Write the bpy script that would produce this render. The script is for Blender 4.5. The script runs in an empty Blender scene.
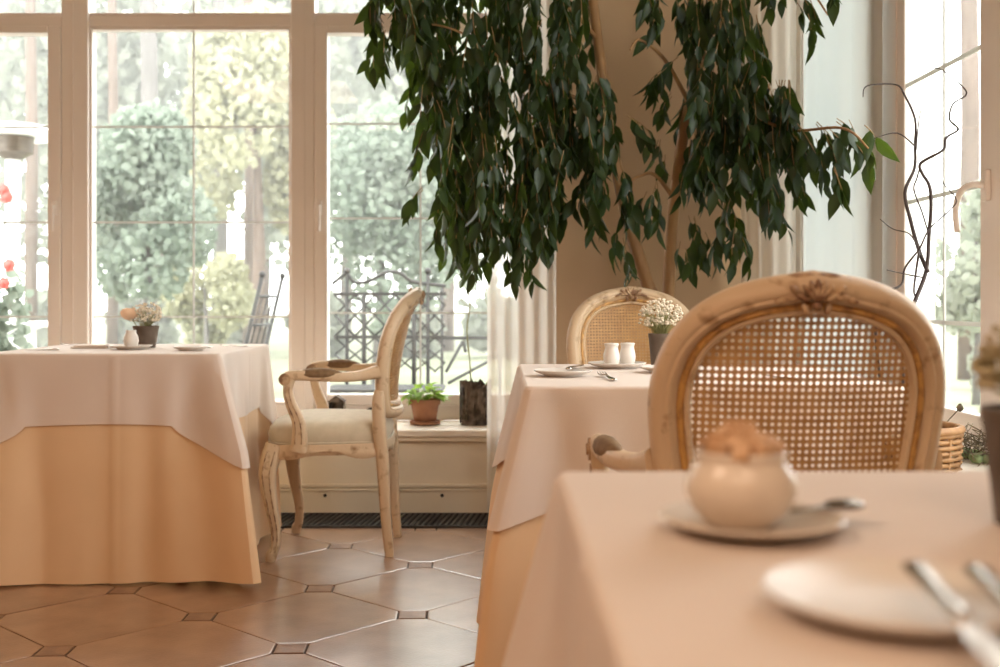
import bpy, math, random
from mathutils import Vector, Matrix, Euler
PI = math.pi
R = random.Random(7)
scn = bpy.context.scene
col = scn.collection

# ------------------------------------------------------------------ camera, world, light, exposure
F, HOR, EYE = 1130.0, 298.0, 0.93           # focal length in pixels, horizon row, eye height
cam_d = bpy.data.cameras.new('camera'); cam = bpy.data.objects.new('camera', cam_d); col.objects.link(cam)
cam.location = (0, 0, EYE); cam.rotation_euler = (PI/2, 0, 0)
cam_d.sensor_width = 36; cam_d.lens = 36*F/1000; cam_d.shift_y = -(333.5-HOR)/1000
cam_d.clip_start = 0.05; cam_d.clip_end = 300
cam_d.dof.use_dof = True; cam_d.dof.focus_distance = 2.9; cam_d.dof.aperture_fstop = 3.7
scn.camera = cam
world = bpy.data.worlds.new('world'); scn.world = world; world.use_nodes = True
bg = world.node_tree.nodes['Background']; bg.inputs[0].default_value = (1.0, 0.985, 0.955, 1); bg.inputs[1].default_value = 8.2
scn.view_settings.view_transform = 'Standard'; scn.view_settings.look = 'None'
scn.view_settings.gamma = 1; scn.view_settings.use_curve_mapping = False; scn.view_settings.exposure = 0.0
scn.cycles.use_denoising = True
scn.cycles.max_bounces = 8; scn.cycles.diffuse_bounces = 4; scn.cycles.transparent_max_bounces = 24
scn.cycles.caustics_reflective = False; scn.cycles.caustics_refractive = False; scn.cycles.sample_clamp_indirect = 6

def area(name, loc, rot, sx, sy, power, color, portal=False):
    l = bpy.data.lights.new(name, 'AREA'); l.shape = 'RECTANGLE'; l.size = sx; l.size_y = sy; l.energy = power; l.color = color
    o = bpy.data.objects.new(name, l); o.location = loc; o.rotation_euler = rot; col.objects.link(o)
    if portal: l.cycles.is_portal = True
    return o
# daylight portals in the two window openings (they only guide the sky light)
area('front_window_portal', (-1.4, 5.33, 1.6), (-PI/2, 0, 0), 3.3, 2.5, 1, (1, 1, 1), True)
area('side_window_portal', (1.36, 3.27, 1.6), (PI/2, 0, PI/2), 2.9, 2.3, 1, (1, 1, 1), True)
# warm fill lights added below the ceiling, out of view, to brighten the room
for i, (lx, ly, pw) in enumerate(((-1.9, 0.2, 44), (0.4, -1.3, 26), (-1.0, -1.6, 28))):
    area('warm_fill_light', (lx, ly, 2.8), (0, 0, 0), 1.1, 1.1, pw, (1.0, 0.72, 0.51))

# ------------------------------------------------------------------ helpers
def at(x, y, d):
    return Vector(((x-500)*d/F, d, EYE-(y-HOR)*d/F))

class MB:
    def __init__(s): s.v = []; s.f = []
    def quadgrid(s, rows, closed_u=False, closed_v=False):
        b = len(s.v); nr = len(rows); nc = len(rows[0])
        for r in rows: s.v += [tuple(p) for p in r]
        for i in range(nr if closed_v else nr-1):
            for j in range(nc if closed_u else nc-1):
                a = b+i*nc+j; c = b+i*nc+(j+1) % nc
                i2 = (i+1) % nr
                s.f.append((a, c, b+i2*nc+(j+1) % nc, b+i2*nc+j))
        return b
    def box(s, a, c):
        x0, y0, z0 = a; x1, y1, z1 = c; b = len(s.v)
        s.v += [(x0,y0,z0),(x1,y0,z0),(x1,y1,z0),(x0,y1,z0),(x0,y0,z1),(x1,y0,z1),(x1,y1,z1),(x0,y1,z1)]
        for q in ((0,3,2,1),(4,5,6,7),(0,1,5,4),(1,2,6,5),(2,3,7,6),(3,0,4,7)): s.f.append(tuple(b+k for k in q))
        return s
    def tube(s, pts, rad, n=8, cap=True, prof=None, up=None):
        pts = [Vector(p) for p in pts]
        if not hasattr(rad, '__len__'): rad = [rad]*len(pts)
        if prof is None: prof = [(math.cos(2*PI*k/n), math.sin(2*PI*k/n)) for k in range(n)]
        n = len(prof)
        t0 = (pts[1]-pts[0]).normalized()
        u = Vector(up) if up else (Vector((0,0,1)) if abs(t0.z) < .9 else Vector((1,0,0)))
        rows = []
        for i, p in enumerate(pts):
            t = (pts[min(i+1, len(pts)-1)]-pts[max(i-1, 0)]).normalized()
            u = (u-t*u.dot(t)).normalized(); w = t.cross(u)
            rows.append([p+u*(a*rad[i])+w*(c*rad[i]) for a, c in prof])
        b = s.quadgrid(rows, closed_u=True)
        if cap:
            s.f.append(tuple(b+k for k in reversed(range(n))))
            e = b+(len(rows)-1)*n; s.f.append(tuple(e+k for k in range(n)))
        return s
    def lathe(s, prof, c=(0,0,0), n=24, squash=(1,1)):
        rows = [[(c[0]+r*squash[0]*math.cos(2*PI*k/n), c[1]+r*squash[1]*math.sin(2*PI*k/n), c[2]+z) for k in range(n)] for r, z in prof]
        b = s.quadgrid(rows, closed_u=True)
        s.f.append(tuple(b+k for k in reversed(range(n))))
        e = b+(len(rows)-1)*n; s.f.append(tuple(e+k for k in range(n)))
        return s
    def ell(s, c, r, n=10, m=6, rot=None):
        rot = rot or Matrix.Identity(3); c = Vector(c); rows = []
        for i in range(m+1):
            th = PI*i/m; th = min(max(th, .02), PI-.02)
            rows.append([c+rot @ Vector((r[0]*math.sin(th)*math.cos(2*PI*k/n), r[1]*math.sin(th)*math.sin(2*PI*k/n), -r[2]*math.cos(th))) for k in range(n)])
        b = s.quadgrid(rows, closed_u=True)
        s.f.append(tuple(b+k for k in reversed(range(n)))); s.f.append(tuple(b+m*n+k for k in range(n)))
        return s
    def add(s, verts, faces):
        b = len(s.v); s.v += [tuple(v) for v in verts]; s.f += [tuple(b+k for k in f) for f in faces]
        return s
    def mesh(s, name, m, smooth=True):
        me = bpy.data.meshes.new(name); me.from_pydata(s.v, [], s.f); me.materials.append(m)
        if smooth: me.shade_smooth()
        me.update(); return me
    def build(s, name, m, parent=None, smooth=True, bevel=0, loc=None, auto=None):
        o = bpy.data.objects.new(name, s.mesh(name, m, smooth)); col.objects.link(o); o.parent = parent
        if loc: o.location = loc
        if bevel:
            md = o.modifiers.new('bevel', 'BEVEL'); md.width = bevel; md.segments = 2; md.limit_method = 'ANGLE'
        if auto is not None:
            try: o.data.set_sharp_from_angle(angle=math.radians(auto))
            except Exception: pass
        return o

def tag(o, label=None, cat=None, group=None, kind=None):
    if label: o['label'] = label
    if cat: o['category'] = cat
    if group: o['group'] = group
    if kind: o['kind'] = kind
    return o
def empty(name, loc=(0,0,0), rz=0, **k):
    o = bpy.data.objects.new(name, None); col.objects.link(o); o.location = loc; o.rotation_euler = (0,0,rz); o.empty_display_size = .1
    return tag(o, **k)
def copy_tree(o, parent=None):
    c = o.copy(); col.objects.link(c); c.parent = parent
    for ch in [x for x in o.children]: copy_tree(ch, c)
    return c
def spline(pts, n):
    pts = [Vector(p) for p in pts]; out = []
    m = len(pts)-1
    for i in range(m):
        p0, p1, p2, p3 = pts[max(i-1,0)], pts[i], pts[i+1], pts[min(i+2,m)]
        for k in range(n):
            t = k/n
            out.append(0.5*((2*p1)+(p2-p0)*t+(2*p0-5*p1+4*p2-p3)*t*t+(3*p1-p0-3*p2+p3)*t**3))
    out.append(pts[-1]); return out
def lerp_list(vals, n):
    out = []
    for i in range(len(vals)-1):
        for k in range(n): out.append(vals[i]+(vals[i+1]-vals[i])*k/n)
    out.append(vals[-1]); return out

# ------------------------------------------------------------------ materials
def mat(name, c1, c2=None, scale=8, rough=.5, bump=0, bscale=60, spec=.5, metal=0, detail=4, lo=.35, hi=.65, transl=0, tcol=None, sheen=0, stretch=None, coat=0):
    m = bpy.data.materials.new(name); m.use_nodes = True; nt = m.node_tree; N = nt.nodes; L = nt.links
    p = N['Principled BSDF']; out = N['Material Output']
    p.inputs['Roughness'].default_value = rough; p.inputs['Metallic'].default_value = metal
    p.inputs['Specular IOR Level'].default_value = spec; p.inputs['Base Color'].default_value = (*c1, 1)
    p.inputs['Coat Weight'].default_value = coat; p.inputs['Coat Roughness'].default_value = .25
    if sheen: p.inputs['Sheen Weight'].default_value = sheen
    tc = N.new('ShaderNodeTexCoord'); vec = tc.outputs['Object']
    if stretch:
        mp = N.new('ShaderNodeMapping'); mp.inputs['Scale'].default_value = stretch; L.new(vec, mp.inputs[0]); vec = mp.outputs[0]
    colsock = None
    if c2:
        n = N.new('ShaderNodeTexNoise'); n.inputs['Scale'].default_value = scale; n.inputs['Detail'].default_value = detail
        L.new(vec, n.inputs['Vector'])
        r = N.new('ShaderNodeMapRange'); r.inputs[1].default_value = lo; r.inputs[2].default_value = hi
        L.new(n.outputs['Fac'], r.inputs[0])
        mx = N.new('ShaderNodeMix'); mx.data_type = 'RGBA'; mx.inputs[6].default_value = (*c1,1); mx.inputs[7].default_value = (*c2,1)
        L.new(r.outputs[0], mx.inputs[0]); L.new(mx.outputs[2], p.inputs['Base Color']); colsock = mx.outputs[2]
    if bump:
        n2 = N.new('ShaderNodeTexNoise'); n2.inputs['Scale'].default_value = bscale; n2.inputs['Detail'].default_value = 3
        L.new(vec, n2.inputs['Vector'])
        b = N.new('ShaderNodeBump'); b.inputs['Strength'].default_value = bump; b.inputs['Distance'].default_value = .004
        L.new(n2.outputs['Fac'], b.inputs['Height']); L.new(b.outputs[0], p.inputs['Normal'])
    if transl:
        t = N.new('ShaderNodeBsdfTranslucent'); t.inputs[0].default_value = (*(tcol or c1), 1)
        ms = N.new('ShaderNodeMixShader'); ms.inputs[0].default_value = transl
        L.new(p.outputs[0], ms.inputs[1]); L.new(t.outputs[0], ms.inputs[2]); L.new(ms.outputs[0], out.inputs[0])
    return m
def glass_mat():
    m = bpy.data.materials.new('window_glass'); m.use_nodes = True; nt = m.node_tree; N = nt.nodes; L = nt.links
    N.remove(N['Principled BSDF'])
    t = N.new('ShaderNodeBsdfTransparent'); t.inputs[0].default_value = (.97,.985,.98,1)
    g = N.new('ShaderNodeBsdfGlossy'); g.inputs['Roughness'].default_value = .02
    ge = N.new('ShaderNodeNewGeometry'); dp = N.new('ShaderNodeVectorMath'); dp.operation = 'DOT_PRODUCT'
    L.new(ge.outputs['Normal'], dp.inputs[0]); L.new(ge.outputs['Incoming'], dp.inputs[1])
    ab = N.new('ShaderNodeMath'); ab.operation = 'ABSOLUTE'; L.new(dp.outputs['Value'], ab.inputs[0])
    sb_ = N.new('ShaderNodeMath'); sb_.operation = 'SUBTRACT'; sb_.inputs[0].default_value = 1; L.new(ab.outputs[0], sb_.inputs[1])
    pw = N.new('ShaderNodeMath'); pw.operation = 'POWER'; pw.inputs[1].default_value = 5; L.new(sb_.outputs[0], pw.inputs[0])
    f = N.new('ShaderNodeMath'); f.operation = 'MULTIPLY_ADD'; f.inputs[1].default_value = .6; f.inputs[2].default_value = .012; L.new(pw.outputs[0], f.inputs[0])
    ms = N.new('ShaderNodeMixShader'); L.new(f.outputs[0], ms.inputs[0]); L.new(t.outputs[0], ms.inputs[1]); L.new(g.outputs[0], ms.inputs[2])
    L.new(ms.outputs[0], N['Material Output'].inputs[0]); return m
def sheer_mat():
    m = bpy.data.materials.new('sheer_voile'); m.use_nodes = True; nt = m.node_tree; N = nt.nodes; L = nt.links
    N.remove(N['Principled BSDF'])
    d = N.new('ShaderNodeBsdfDiffuse'); d.inputs[0].default_value = (.82,.77,.70,1)
    tr = N.new('ShaderNodeBsdfTranslucent'); tr.inputs[0].default_value = (.85,.80,.74,1)
    tp = N.new('ShaderNodeBsdfTransparent')
    m1 = N.new('ShaderNodeMixShader'); m1.inputs[0].default_value = .45; L.new(d.outputs[0], m1.inputs[1]); L.new(tr.outputs[0], m1.inputs[2])
    m2 = N.new('ShaderNodeMixShader'); m2.inputs[0].default_value = .22; L.new(m1.outputs[0], m2.inputs[1]); L.new(tp.outputs[0], m2.inputs[2])
    L.new(m2.outputs[0], N['Material Output'].inputs[0]); return m

M = {}
M['wall'] = mat('tan_wall_paint', (.58,.39,.24), (.55,.365,.22), 3, .85, .12, 90)
M['wall_side'] = mat('white_wall_paint', (.84,.83,.79), (.81,.80,.76), 3, .85, .1, 90)
M['ceil'] = mat('ceiling_paint', (.85,.80,.72), None, rough=.9)
M['panel'] = mat('cream_panel_paint', (.78,.68,.54), (.74,.64,.50), 4, .6, .05, 50)
M['pvc'] = mat('white_window_profile', (.84,.77,.72), (.81,.74,.69), 2, .4)
M['muntin'] = mat('pale_glazing_bar', (.85,.84,.82), None, rough=.5, transl=.5, tcol=(.5,.5,.48))
M['glass'] = glass_mat(); M['sheer'] = sheer_mat()
M['panel_cloth'] = mat('white_curtain_panel', (.84,.83,.80), None, rough=.9, spec=.1, transl=.34, tcol=(.42,.455,.46))
M['sill'] = mat('sill_paint', (.82,.74,.64), (.76,.67,.56), 12, .35)
M['tile'] = mat('terracotta_tile', (.34,.19,.11), (.22,.115,.065), 7, .29, .2, 120, detail=8, coat=.8, spec=.9)
M['dot'] = mat('brown_inset_tile', (.30,.165,.09), (.20,.105,.06), 20, .35, .2, 120)
M['grout'] = mat('dark_grout', (.10,.065,.045), (.07,.045,.03), 30, .8)
M['grille'] = mat('dark_grille_metal', (.03,.027,.025), None, rough=.45)
M['trench'] = mat('trench_black', (.012,.011,.01), None, rough=.8)
M['white_cloth'] = mat('ivory_tablecloth', (.83,.72,.64), (.80,.69,.61), 6, .8, .15, 500, transl=.18, tcol=(.8,.62,.48), sheen=.1)
M['peach_cloth'] = mat('peach_underskirt', (.84,.59,.36), (.81,.56,.335), 5, .75, .15, 500, transl=.15, tcol=(.85,.5,.22), sheen=.1)
M['wood'] = mat('brown_table_wood', (.22,.11,.05), (.14,.07,.03), 6, .5, stretch=(1,1,8))
M['paint'] = mat('distressed_cream_paint', (.60,.44,.285), (.28,.16,.075), 26, .5, .3, 60, detail=10, lo=.57, hi=.74)
M['gilt'] = mat('worn_gilt', (.52,.28,.08), (.25,.12,.04), 40, .42, .4, 90, lo=.45, hi=.65)
M['carve'] = mat('worn_carved_wood', (.50,.34,.20), (.20,.10,.05), 45, .5, .5, 90, lo=.42, hi=.6)
M['cane'] = mat('golden_cane', (.52,.29,.105), (.40,.21,.07), 30, .5)
M['seat'] = mat('cream_upholstery', (.56,.47,.34), (.50,.42,.30), 30, .85, .3, 400, sheen=.2)
M['pad'] = mat('olive_armpad_fabric', (.22,.13,.06), (.16,.09,.04), 60, .8, .3, 300)
M['china'] = mat('white_china', (.70,.65,.60), None, rough=.3, spec=.4)
M['cream_china'] = mat('cream_stoneware', (.70,.61,.52), (.66,.57,.48), 12, .25)
M['steel'] = mat('polished_cutlery_steel', (.55,.50,.45), None, rough=.18, metal=1)
M['dark_steel'] = mat('dark_spoon_steel', (.16,.13,.10), None, rough=.25, metal=1)  # darker base colour than the other cutlery
M['sugar'] = mat('brown_sugar', (.66,.44,.28), (.52,.31,.17), 60, .8, .4, 120)
M['potgrey'] = mat('grey_brown_flower_pot', (.13,.095,.07), (.10,.07,.05), 30, .7, .2, 100)
M['gyp'] = mat('white_blossom', (.86,.78,.66), None, rough=.8, transl=.3)
M['olive'] = mat('dried_olive_blossom', (.36,.30,.16), (.50,.42,.28), 40, .8)
M['gypstem'] = mat('olive_flower_stem', (.28,.27,.11), None, rough=.7)
M['rose'] = mat('peach_rose_petal', (.88,.62,.42), (.90,.72,.55), 20, .7, transl=.35)
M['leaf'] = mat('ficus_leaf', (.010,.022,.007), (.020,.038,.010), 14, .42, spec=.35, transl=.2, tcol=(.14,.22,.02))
M['bark'] = mat('ficus_bark', (.40,.22,.09), (.26,.13,.05), 12, .7, .6, 60, stretch=(1,1,.3))
M['twig'] = mat('ficus_twig', (.30,.18,.07), None, rough=.7)
M['terracotta'] = mat('terracotta_pot', (.36,.16,.08), (.26,.11,.055), 14, .75, .2, 80)
M['soil'] = mat('potting_soil', (.03,.018,.01), (.05,.03,.02), 40, .95, .6, 60)
M['basil'] = mat('bright_herb_leaf', (.20,.36,.05), (.12,.25,.03), 20, .5, transl=.35, tcol=(.4,.6,.08))
M['birch'] = mat('rough_tree_bark', (.17,.13,.10), (.05,.035,.025), 25, .9, 1.0, 45, detail=8, lo=.42, hi=.58)
M['willow'] = mat('dark_willow_twig', (.035,.02,.018), None, rough=.6)
M['wicker'] = mat('brown_wicker', (.36,.19,.07), (.26,.13,.05), 40, .6)
M['dried'] = mat('dried_stem', (.20,.16,.10), (.11,.09,.05), 30, .8)
M['dried_red'] = mat('dried_dark_flower', (.12,.035,.03), (.20,.08,.06), 40, .8)
M['moss'] = mat('pale_moss', (.30,.38,.18), (.20,.26,.12), 30, .9)
M['iron'] = mat('wrought_iron', (.075,.075,.075), None, rough=.6, spec=.3)
M['heater'] = mat('brushed_heater_steel', (.14,.115,.09), (.09,.075,.06), 14, .4, metal=.2, stretch=(1,1,12))
M['white_paint'] = mat('white_garden_paint', (.88,.88,.86), None, rough=.5)
M['terrace'] = mat('pale_terrace_stone', (.34,.33,.30), (.28,.27,.25), 2, .8)
M['lawn'] = mat('pale_lawn', (.17,.19,.11), (.26,.27,.18), .5, .95)
M['house'] = mat('white_render', (.90,.90,.88), None, rough=.9)
M['trunk'] = mat('grey_pine_bark', (.17,.155,.15), (.12,.11,.105), 3, .9, stretch=(1,1,.3))
M['trunk_brown'] = mat('brown_pine_bark', (.17,.12,.095), (.12,.085,.065), 3, .9, stretch=(1,1,.3))
M['bush'] = mat('blue_green_foliage', (.22,.265,.22), (.31,.345,.295), 1.5, .8, spec=.1, transl=.5, tcol=(.31,.36,.30))
M['yellow_tree'] = mat('autumn_yellow_foliage', (.46,.45,.32), (.38,.39,.29), 1.2, .8, spec=.1, transl=.5, tcol=(.50,.48,.33))
M['pale_tree'] = mat('pale_woodland_foliage', (.29,.315,.265), (.37,.38,.32), .7, .8, spec=.1, transl=.5, tcol=(.42,.45,.37))
M['red'] = mat('red_petal', (.72,.16,.14), None, rough=.6, transl=.3)

# ------------------------------------------------------------------ room shell
X0, X1, YB, YW, CEIL = -3.4, 1.25, -2.8, 4.87, 2.95
def st(o): o['kind'] = 'structure'; return o
m = MB()
WX0, WX1, WZ0, WZ1 = -3.05, .20, .367, 2.78           # front window opening
m.box((X0-.15, YW, -.1), (WX0, YW+.45, CEIL)); m.box((WX1, YW, -.1), (X1+.04, YW+.45, CEIL))
m.box((WX0, YW, WZ1), (WX1, YW+.45, CEIL))
st(m.build('wall_front', M['wall'], smooth=False))
st(MB().box((WX0, YW, -.1), (WX1, YW+.45, WZ0-.03)).build('wall_front_parapet', M['panel'], smooth=False))
m = MB(); SY0, SY1, SZ0, SZ1 = 1.85, 4.70, .52, 2.72   # side window opening in the right wall
m.box((X1, SY1, -.1), (X1+.04, YW, CEIL)); m.box((X1, YB, -.1), (X1+.04, SY0, CEIL))
m.box((X1, SY0, -.1), (X1+.04, SY1, SZ0)); m.box((X1, SY0, SZ1), (X1+.04, SY1, CEIL))
st(m.build('wall_right', M['wall_side'], smooth=False))
st(MB().box((X0-.15, YB, -.1), (X0, YW, CEIL)).build('wall_left', M['wall'], smooth=False))
st(MB().box((X0-.15, YB-.15, -.1), (X1+.2, YB, CEIL)).build('wall_back', M['wall'], smooth=False))
st(MB().box((X0-.15, YB-.15, CEIL), (X1+.2, YW+.45, CEIL+.2)).build('ceiling', M['ceil'], smooth=False))

# baseboard with mouldings under the sill
GY = 4.57                                               # front edge of the floor grille
bb = st(MB().box((X0, YW-.016, 0), (X1, YW, .100)).build('baseboard_front', M['panel'], smooth=False, bevel=.003))
MB().box((X0, YW-.022, .100), (X1, YW, .110)).build('moulding', M['panel'], bb, False, .003)
MB().box((X0, YW-.014, .116), (X1, YW, .130)).build('moulding', M['panel'], bb, False, .003)
for px in (325, 442):
    c = at(px, 495, YW-.018)
    MB().lathe([(.001,0),(.008,0),(.007,.004),(.001,.005)], n=10).build('screw_cap', M['trench'], bb).matrix_local = Matrix.Translation((c.x, YW-.015, .082)) @ Matrix.Rotation(PI/2, 4, 'X')
st(MB().box((X1-.016, YB, 0), (X1, YW, .12)).build('baseboard_right', M['panel'], smooth=False, bevel=.003))

# window sill
sl = st(MB().box((WX0-.0, YW-.045, WZ0-.032), (WX1, 5.2, WZ0)).build('trim_1', M['sill'], smooth=False, bevel=.008))
sl['label'] = 'deep painted window sill board below the big garden window'
MB().box((WX0, YW-.03, WZ0-.052), (WX1, YW, WZ0-.032)).build('moulding', M['panel'], sl, False, .004)

# floor : slab, tiles, inset tiles, trench with grille
fl = st(MB().box((X0-.15, YB-.15, -.12), (X1+.2, YW, -.006)).build('floor', M['grout'], smooth=False))
PITCH, ANG = .438, math.radians(-43.05)
v1 = Vector((math.cos(ANG), math.sin(ANG))); v2 = Vector((-v1.y, v1.x))*1.0
P0 = at(200, 616.5, EYE*F/(616.5-HOR)); P0 = Vector((P0.x, P0.y))
import bmesh
def tile_mesh(poly, name, mt, z0=-.005, z1=0.0, bev=.004):
    bm = bmesh.new(); n = len(poly); cx = sum(p[0] for p in poly)/n; cy = sum(p[1] for p in poly)/n
    top, rim, bot = [], [], []
    for p in poly:
        d = Vector((p[0]-cx, p[1]-cy)); L_ = d.length
        q = d*((L_-bev*1.3)/L_) if L_ > bev*2 else d*.8
        top.append(bm.verts.new((cx+q.x, cy+q.y, z1))); rim.append(bm.verts.new((p[0], p[1], z1-.0009))); bot.append(bm.verts.new((p[0], p[1], z0-.003)))
    bm.faces.new(top)
    for k in range(n):
        j = (k+1) % n
        bm.faces.new((rim[k], rim[j], top[j], top[k])); bm.faces.new((bot[k], bot[j], rim[j], rim[k]))
    me = bpy.data.meshes.new(name); bm.normal_update(); bm.to_mesh(me); bm.free(); me.materials.append(mt); return me
def clip(poly, bounds):
    for ax, sgn, lim in bounds:
        out = []
        for k in range(len(poly)):
            a, b = poly[k], poly[(k+1) % len(poly)]
            ia, ib = (a[ax]-lim)*sgn >= 0, (b[ax]-lim)*sgn >= 0
            if ia: out.append(a)
            if ia != ib:
                t = (lim-a[ax])/(b[ax]-a[ax]); out.append((a[0]+(b[0]-a[0])*t, a[1]+(b[1]-a[1])*t))
        poly = out
        if len(poly) < 3: return []
    return poly
g = .0024; h = PITCH/2-g; DH = .058; cut = DH*1.414/2+.012
BND = ((0, 1, X0+.002), (0, -1, X1-.018), (1, 1, .25), (1, -1, GY-.004))
cut = DH+.002   # corner cut along each edge so that the inset squares (aligned with the grid diagonals) fit
octo = []
for sx, sy in ((1,1),(-1,1),(-1,-1),(1,-1)):
    a = (sx*(h-cut), sy*h); b = (sx*h, sy*(h-cut))
    octo += [b, a] if sx*sy > 0 else [a, b]
def rot2(p, c): return (c.x+v1.x*p[0]+v2.x*p[1], c.y+v1.y*p[0]+v2.y*p[1])
dot = [(DH-.003, 0), (0, DH-.003), (-(DH-.003), 0), (0, -(DH-.003))]
full, dfull = None, None
Rm = Matrix.Rotation(ANG, 4, 'Z')
for i in range(-14, 16):
    for j in range(-14, 16):
        c = P0+v1*(PITCH*(i+.5))+v2*(PITCH*(j+.5)); n0 = P0+v1*(PITCH*i)+v2*(PITCH*j)
        for cc, base, nm, mt in ((c, octo, 'floor_tile', M['tile']), (n0, dot, 'inset_tile', M['dot'])):
            poly = [rot2(p, cc) for p in base]
            # leave out what the camera's side of the room can never show
            if cc.y < .25 or cc.x < -2.9 or cc.x < -.62*cc.y-.9 or cc.x > .62*cc.y+.6: continue
            q = clip(poly, BND)
            if len(q) < 3: continue
            if len(q) == len(poly) and all(abs(q[k][0]-poly[k][0]) < 1e-9 for k in range(len(q))):
                if nm == 'floor_tile':
                    full = full or tile_mesh(base, nm, mt); me = full
                else:
                    dfull = dfull or tile_mesh(base, nm, mt, bev=.002); me = dfull
                o = bpy.data.objects.new(nm, me); o.matrix_local = Matrix.Translation((cc.x, cc.y, R.uniform(-.0006, .0006))) @ Rm
            else:
                o = bpy.data.objects.new(nm, tile_mesh(q, nm, mt))
            col.objects.link(o); o.parent = fl
# rest of the floor behind the camera: one plain plane of tile level
gr = empty('floor_grille', (0, GY, 0), label='dark slatted floor convector grille along the window wall', cat='grille')
MB().box((X0+.02, .008, -.006), (X1-.02, .290, .002)).build('trench_bed', M['trench'], gr, False)
m = MB().box((X0+.02, 0, -.006), (X1-.02, .012, .008)); m.box((X0+.02, .270, -.006), (X1-.02, .282, .008))
m.build('grille_frame', M['grille'], gr, False)
m = MB(); x = X0+.03
while x < X1-.03:
    m.add([(x, .012, .001), (x+.010, .012, .001), (x+.010+.03, .270, .001), (x+.03, .270, .001), (x, .012, .009), (x+.010, .012, .009), (x+.04, .270, .009), (x+.03, .270, .009)],
          [(4,5,6,7), (0,1,5,4), (1,2,6,5), (3,0,4,7), (2,3,7,6)])
    x += .024
tag(m.build('slats', M['grille'], gr, False), kind='stuff')

# ------------------------------------------------------------------ windows
WD = 5.2
def wx(px): return (px-500)*WD/F
def wz(py): return EYE-(py-HOR)*WD/F
w1 = empty('window_1', (0, 0, 0), kind='structure', label='large three part garden window with pale frames')
def fr(name, x0, x1, z0, z1, y0=WD, y1=WD+.09, par=None, mt='pvc', bev=.006):
    return MB().box((x0, y0, z0), (x1, y1, z1)).build(name, M[mt], par or w1, False, bev)
ML, MR = (wx(62), wx(89)), (wx(291), wx(315))
fr('frame_bar', WX0, WX1, WZ0, wz(405)); fr('frame_bar', WX0, WX1, wz(26.5), wz(15)); fr('frame_bar', WX0, WX1, WZ1-.06, WZ1)
for a, b in ((WX0, WX0+.06), ML, MR, (WX1-.06, WX1)): fr('mullion', a, b, WZ0, WZ1, WD-.012)
fr('mullion_cover', wx(73), wx(74.4), WZ0+.02, WZ1-.02, WD-.017, WD-.01, bev=0.001); fr('mullion_cover', wx(304), wx(305.4), WZ0+.02, WZ1-.02, WD-.017, WD-.01, bev=0.001)
def sash(x0, x1, z0, z1, wl, wr, wb, wt, handle=None):
    s = fr('sash_frame', x0, x0+wl, z0, z1, WD-.02, WD+.06)
    for q in ((x1-wr, x1, z0, z1), (x0+wl, x1-wr, z0, z0+wb), (x0+wl, x1-wr, z1-wt, z1)): fr('sash_rail', *q, WD-.02, WD+.06)
    return s
def pane(x0, x1, z0, z1): MB().box((x0, WD+.035, z0), (x1, WD+.043, z1)).build('pane', M['glass'], w1, False)
def bars(x0, x1, z0, z1, vx, hz):
    for v in vx: MB().box((wx(v)-.0045, WD+.028, z0), (wx(v)+.0045, WD+.034, z1)).build('glazing_bar', M['muntin'], w1, False)
    for q in hz: MB().box((x0, WD+.027, wz(q)-.0045), (x1, WD+.033, wz(q)+.0045)).build('glazing_bar', M['muntin'], w1, False)
zb, zt = wz(405), wz(26.5)
sash(MR[1], WX1-.06, zb, zt, wx(328)-MR[1], .06, .05, wz(26.5)-wz(34)); pane(wx(328), WX1-.12, zb+.05, wz(34)); bars(wx(328), WX1-.12, zb+.05, wz(34), (420,), (123, 218, 313))
sash(WX0+.06, ML[0], zb, zt, .06, ML[0]-wx(49), .05, wz(26.5)-wz(34)); pane(WX0+.12, wx(49), zb+.05, wz(34)); bars(WX0+.12, wx(49), zb+.05, wz(34), (-85,), (126, 222, 317))
for a, b, c, d in ((ML[1], ML[1]+.012, zb, zt), (MR[0]-.012, MR[0], zb, zt), (ML[1]+.012, MR[0]-.012, zb, zb+.014), (ML[1]+.012, MR[0]-.012, zt-.014, zt)):
    fr('glazing_bead', a, b, c, d, WD+.005, WD+.06, bev=.003)
pane(ML[1], MR[0], zb, zt); bars(ML[1]+.012, MR[0]-.012, zb+.014, zt-.014, (192,), (126, 222, 317))
for a, b, vx in ((WX0+.06, ML[0], (-85,)), (ML[1], MR[0], (192,)), (MR[1], WX1-.06, (420,))):
    z0, z1 = wz(15), WZ1-.06
    fr('glazing_bead', a, b, z0, z0+.012, WD+.005, WD+.06, bev=.003); pane(a, b, z0, z1); bars(a, b, z0+.012, z1, vx, ())
for px in (56, 320):
    hx, hz = wx(px), wz(208)
    hd = MB().box((hx-.013, WD-.032, hz-.035), (hx+.013, WD-.02, hz+.035)).build('window_handle', M['pvc'], w1, False, .004)
    MB().box((hx-.009, WD-.056, hz-.11), (hx+.009, WD-.042, hz+.012)).build('lever', M['pvc'], hd, False, .005)
    MB().box((hx-.007, WD-.045, hz-.007), (hx+.007, WD-.03, hz+.007)).build('spindle', M['pvc'], hd, False)

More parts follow.
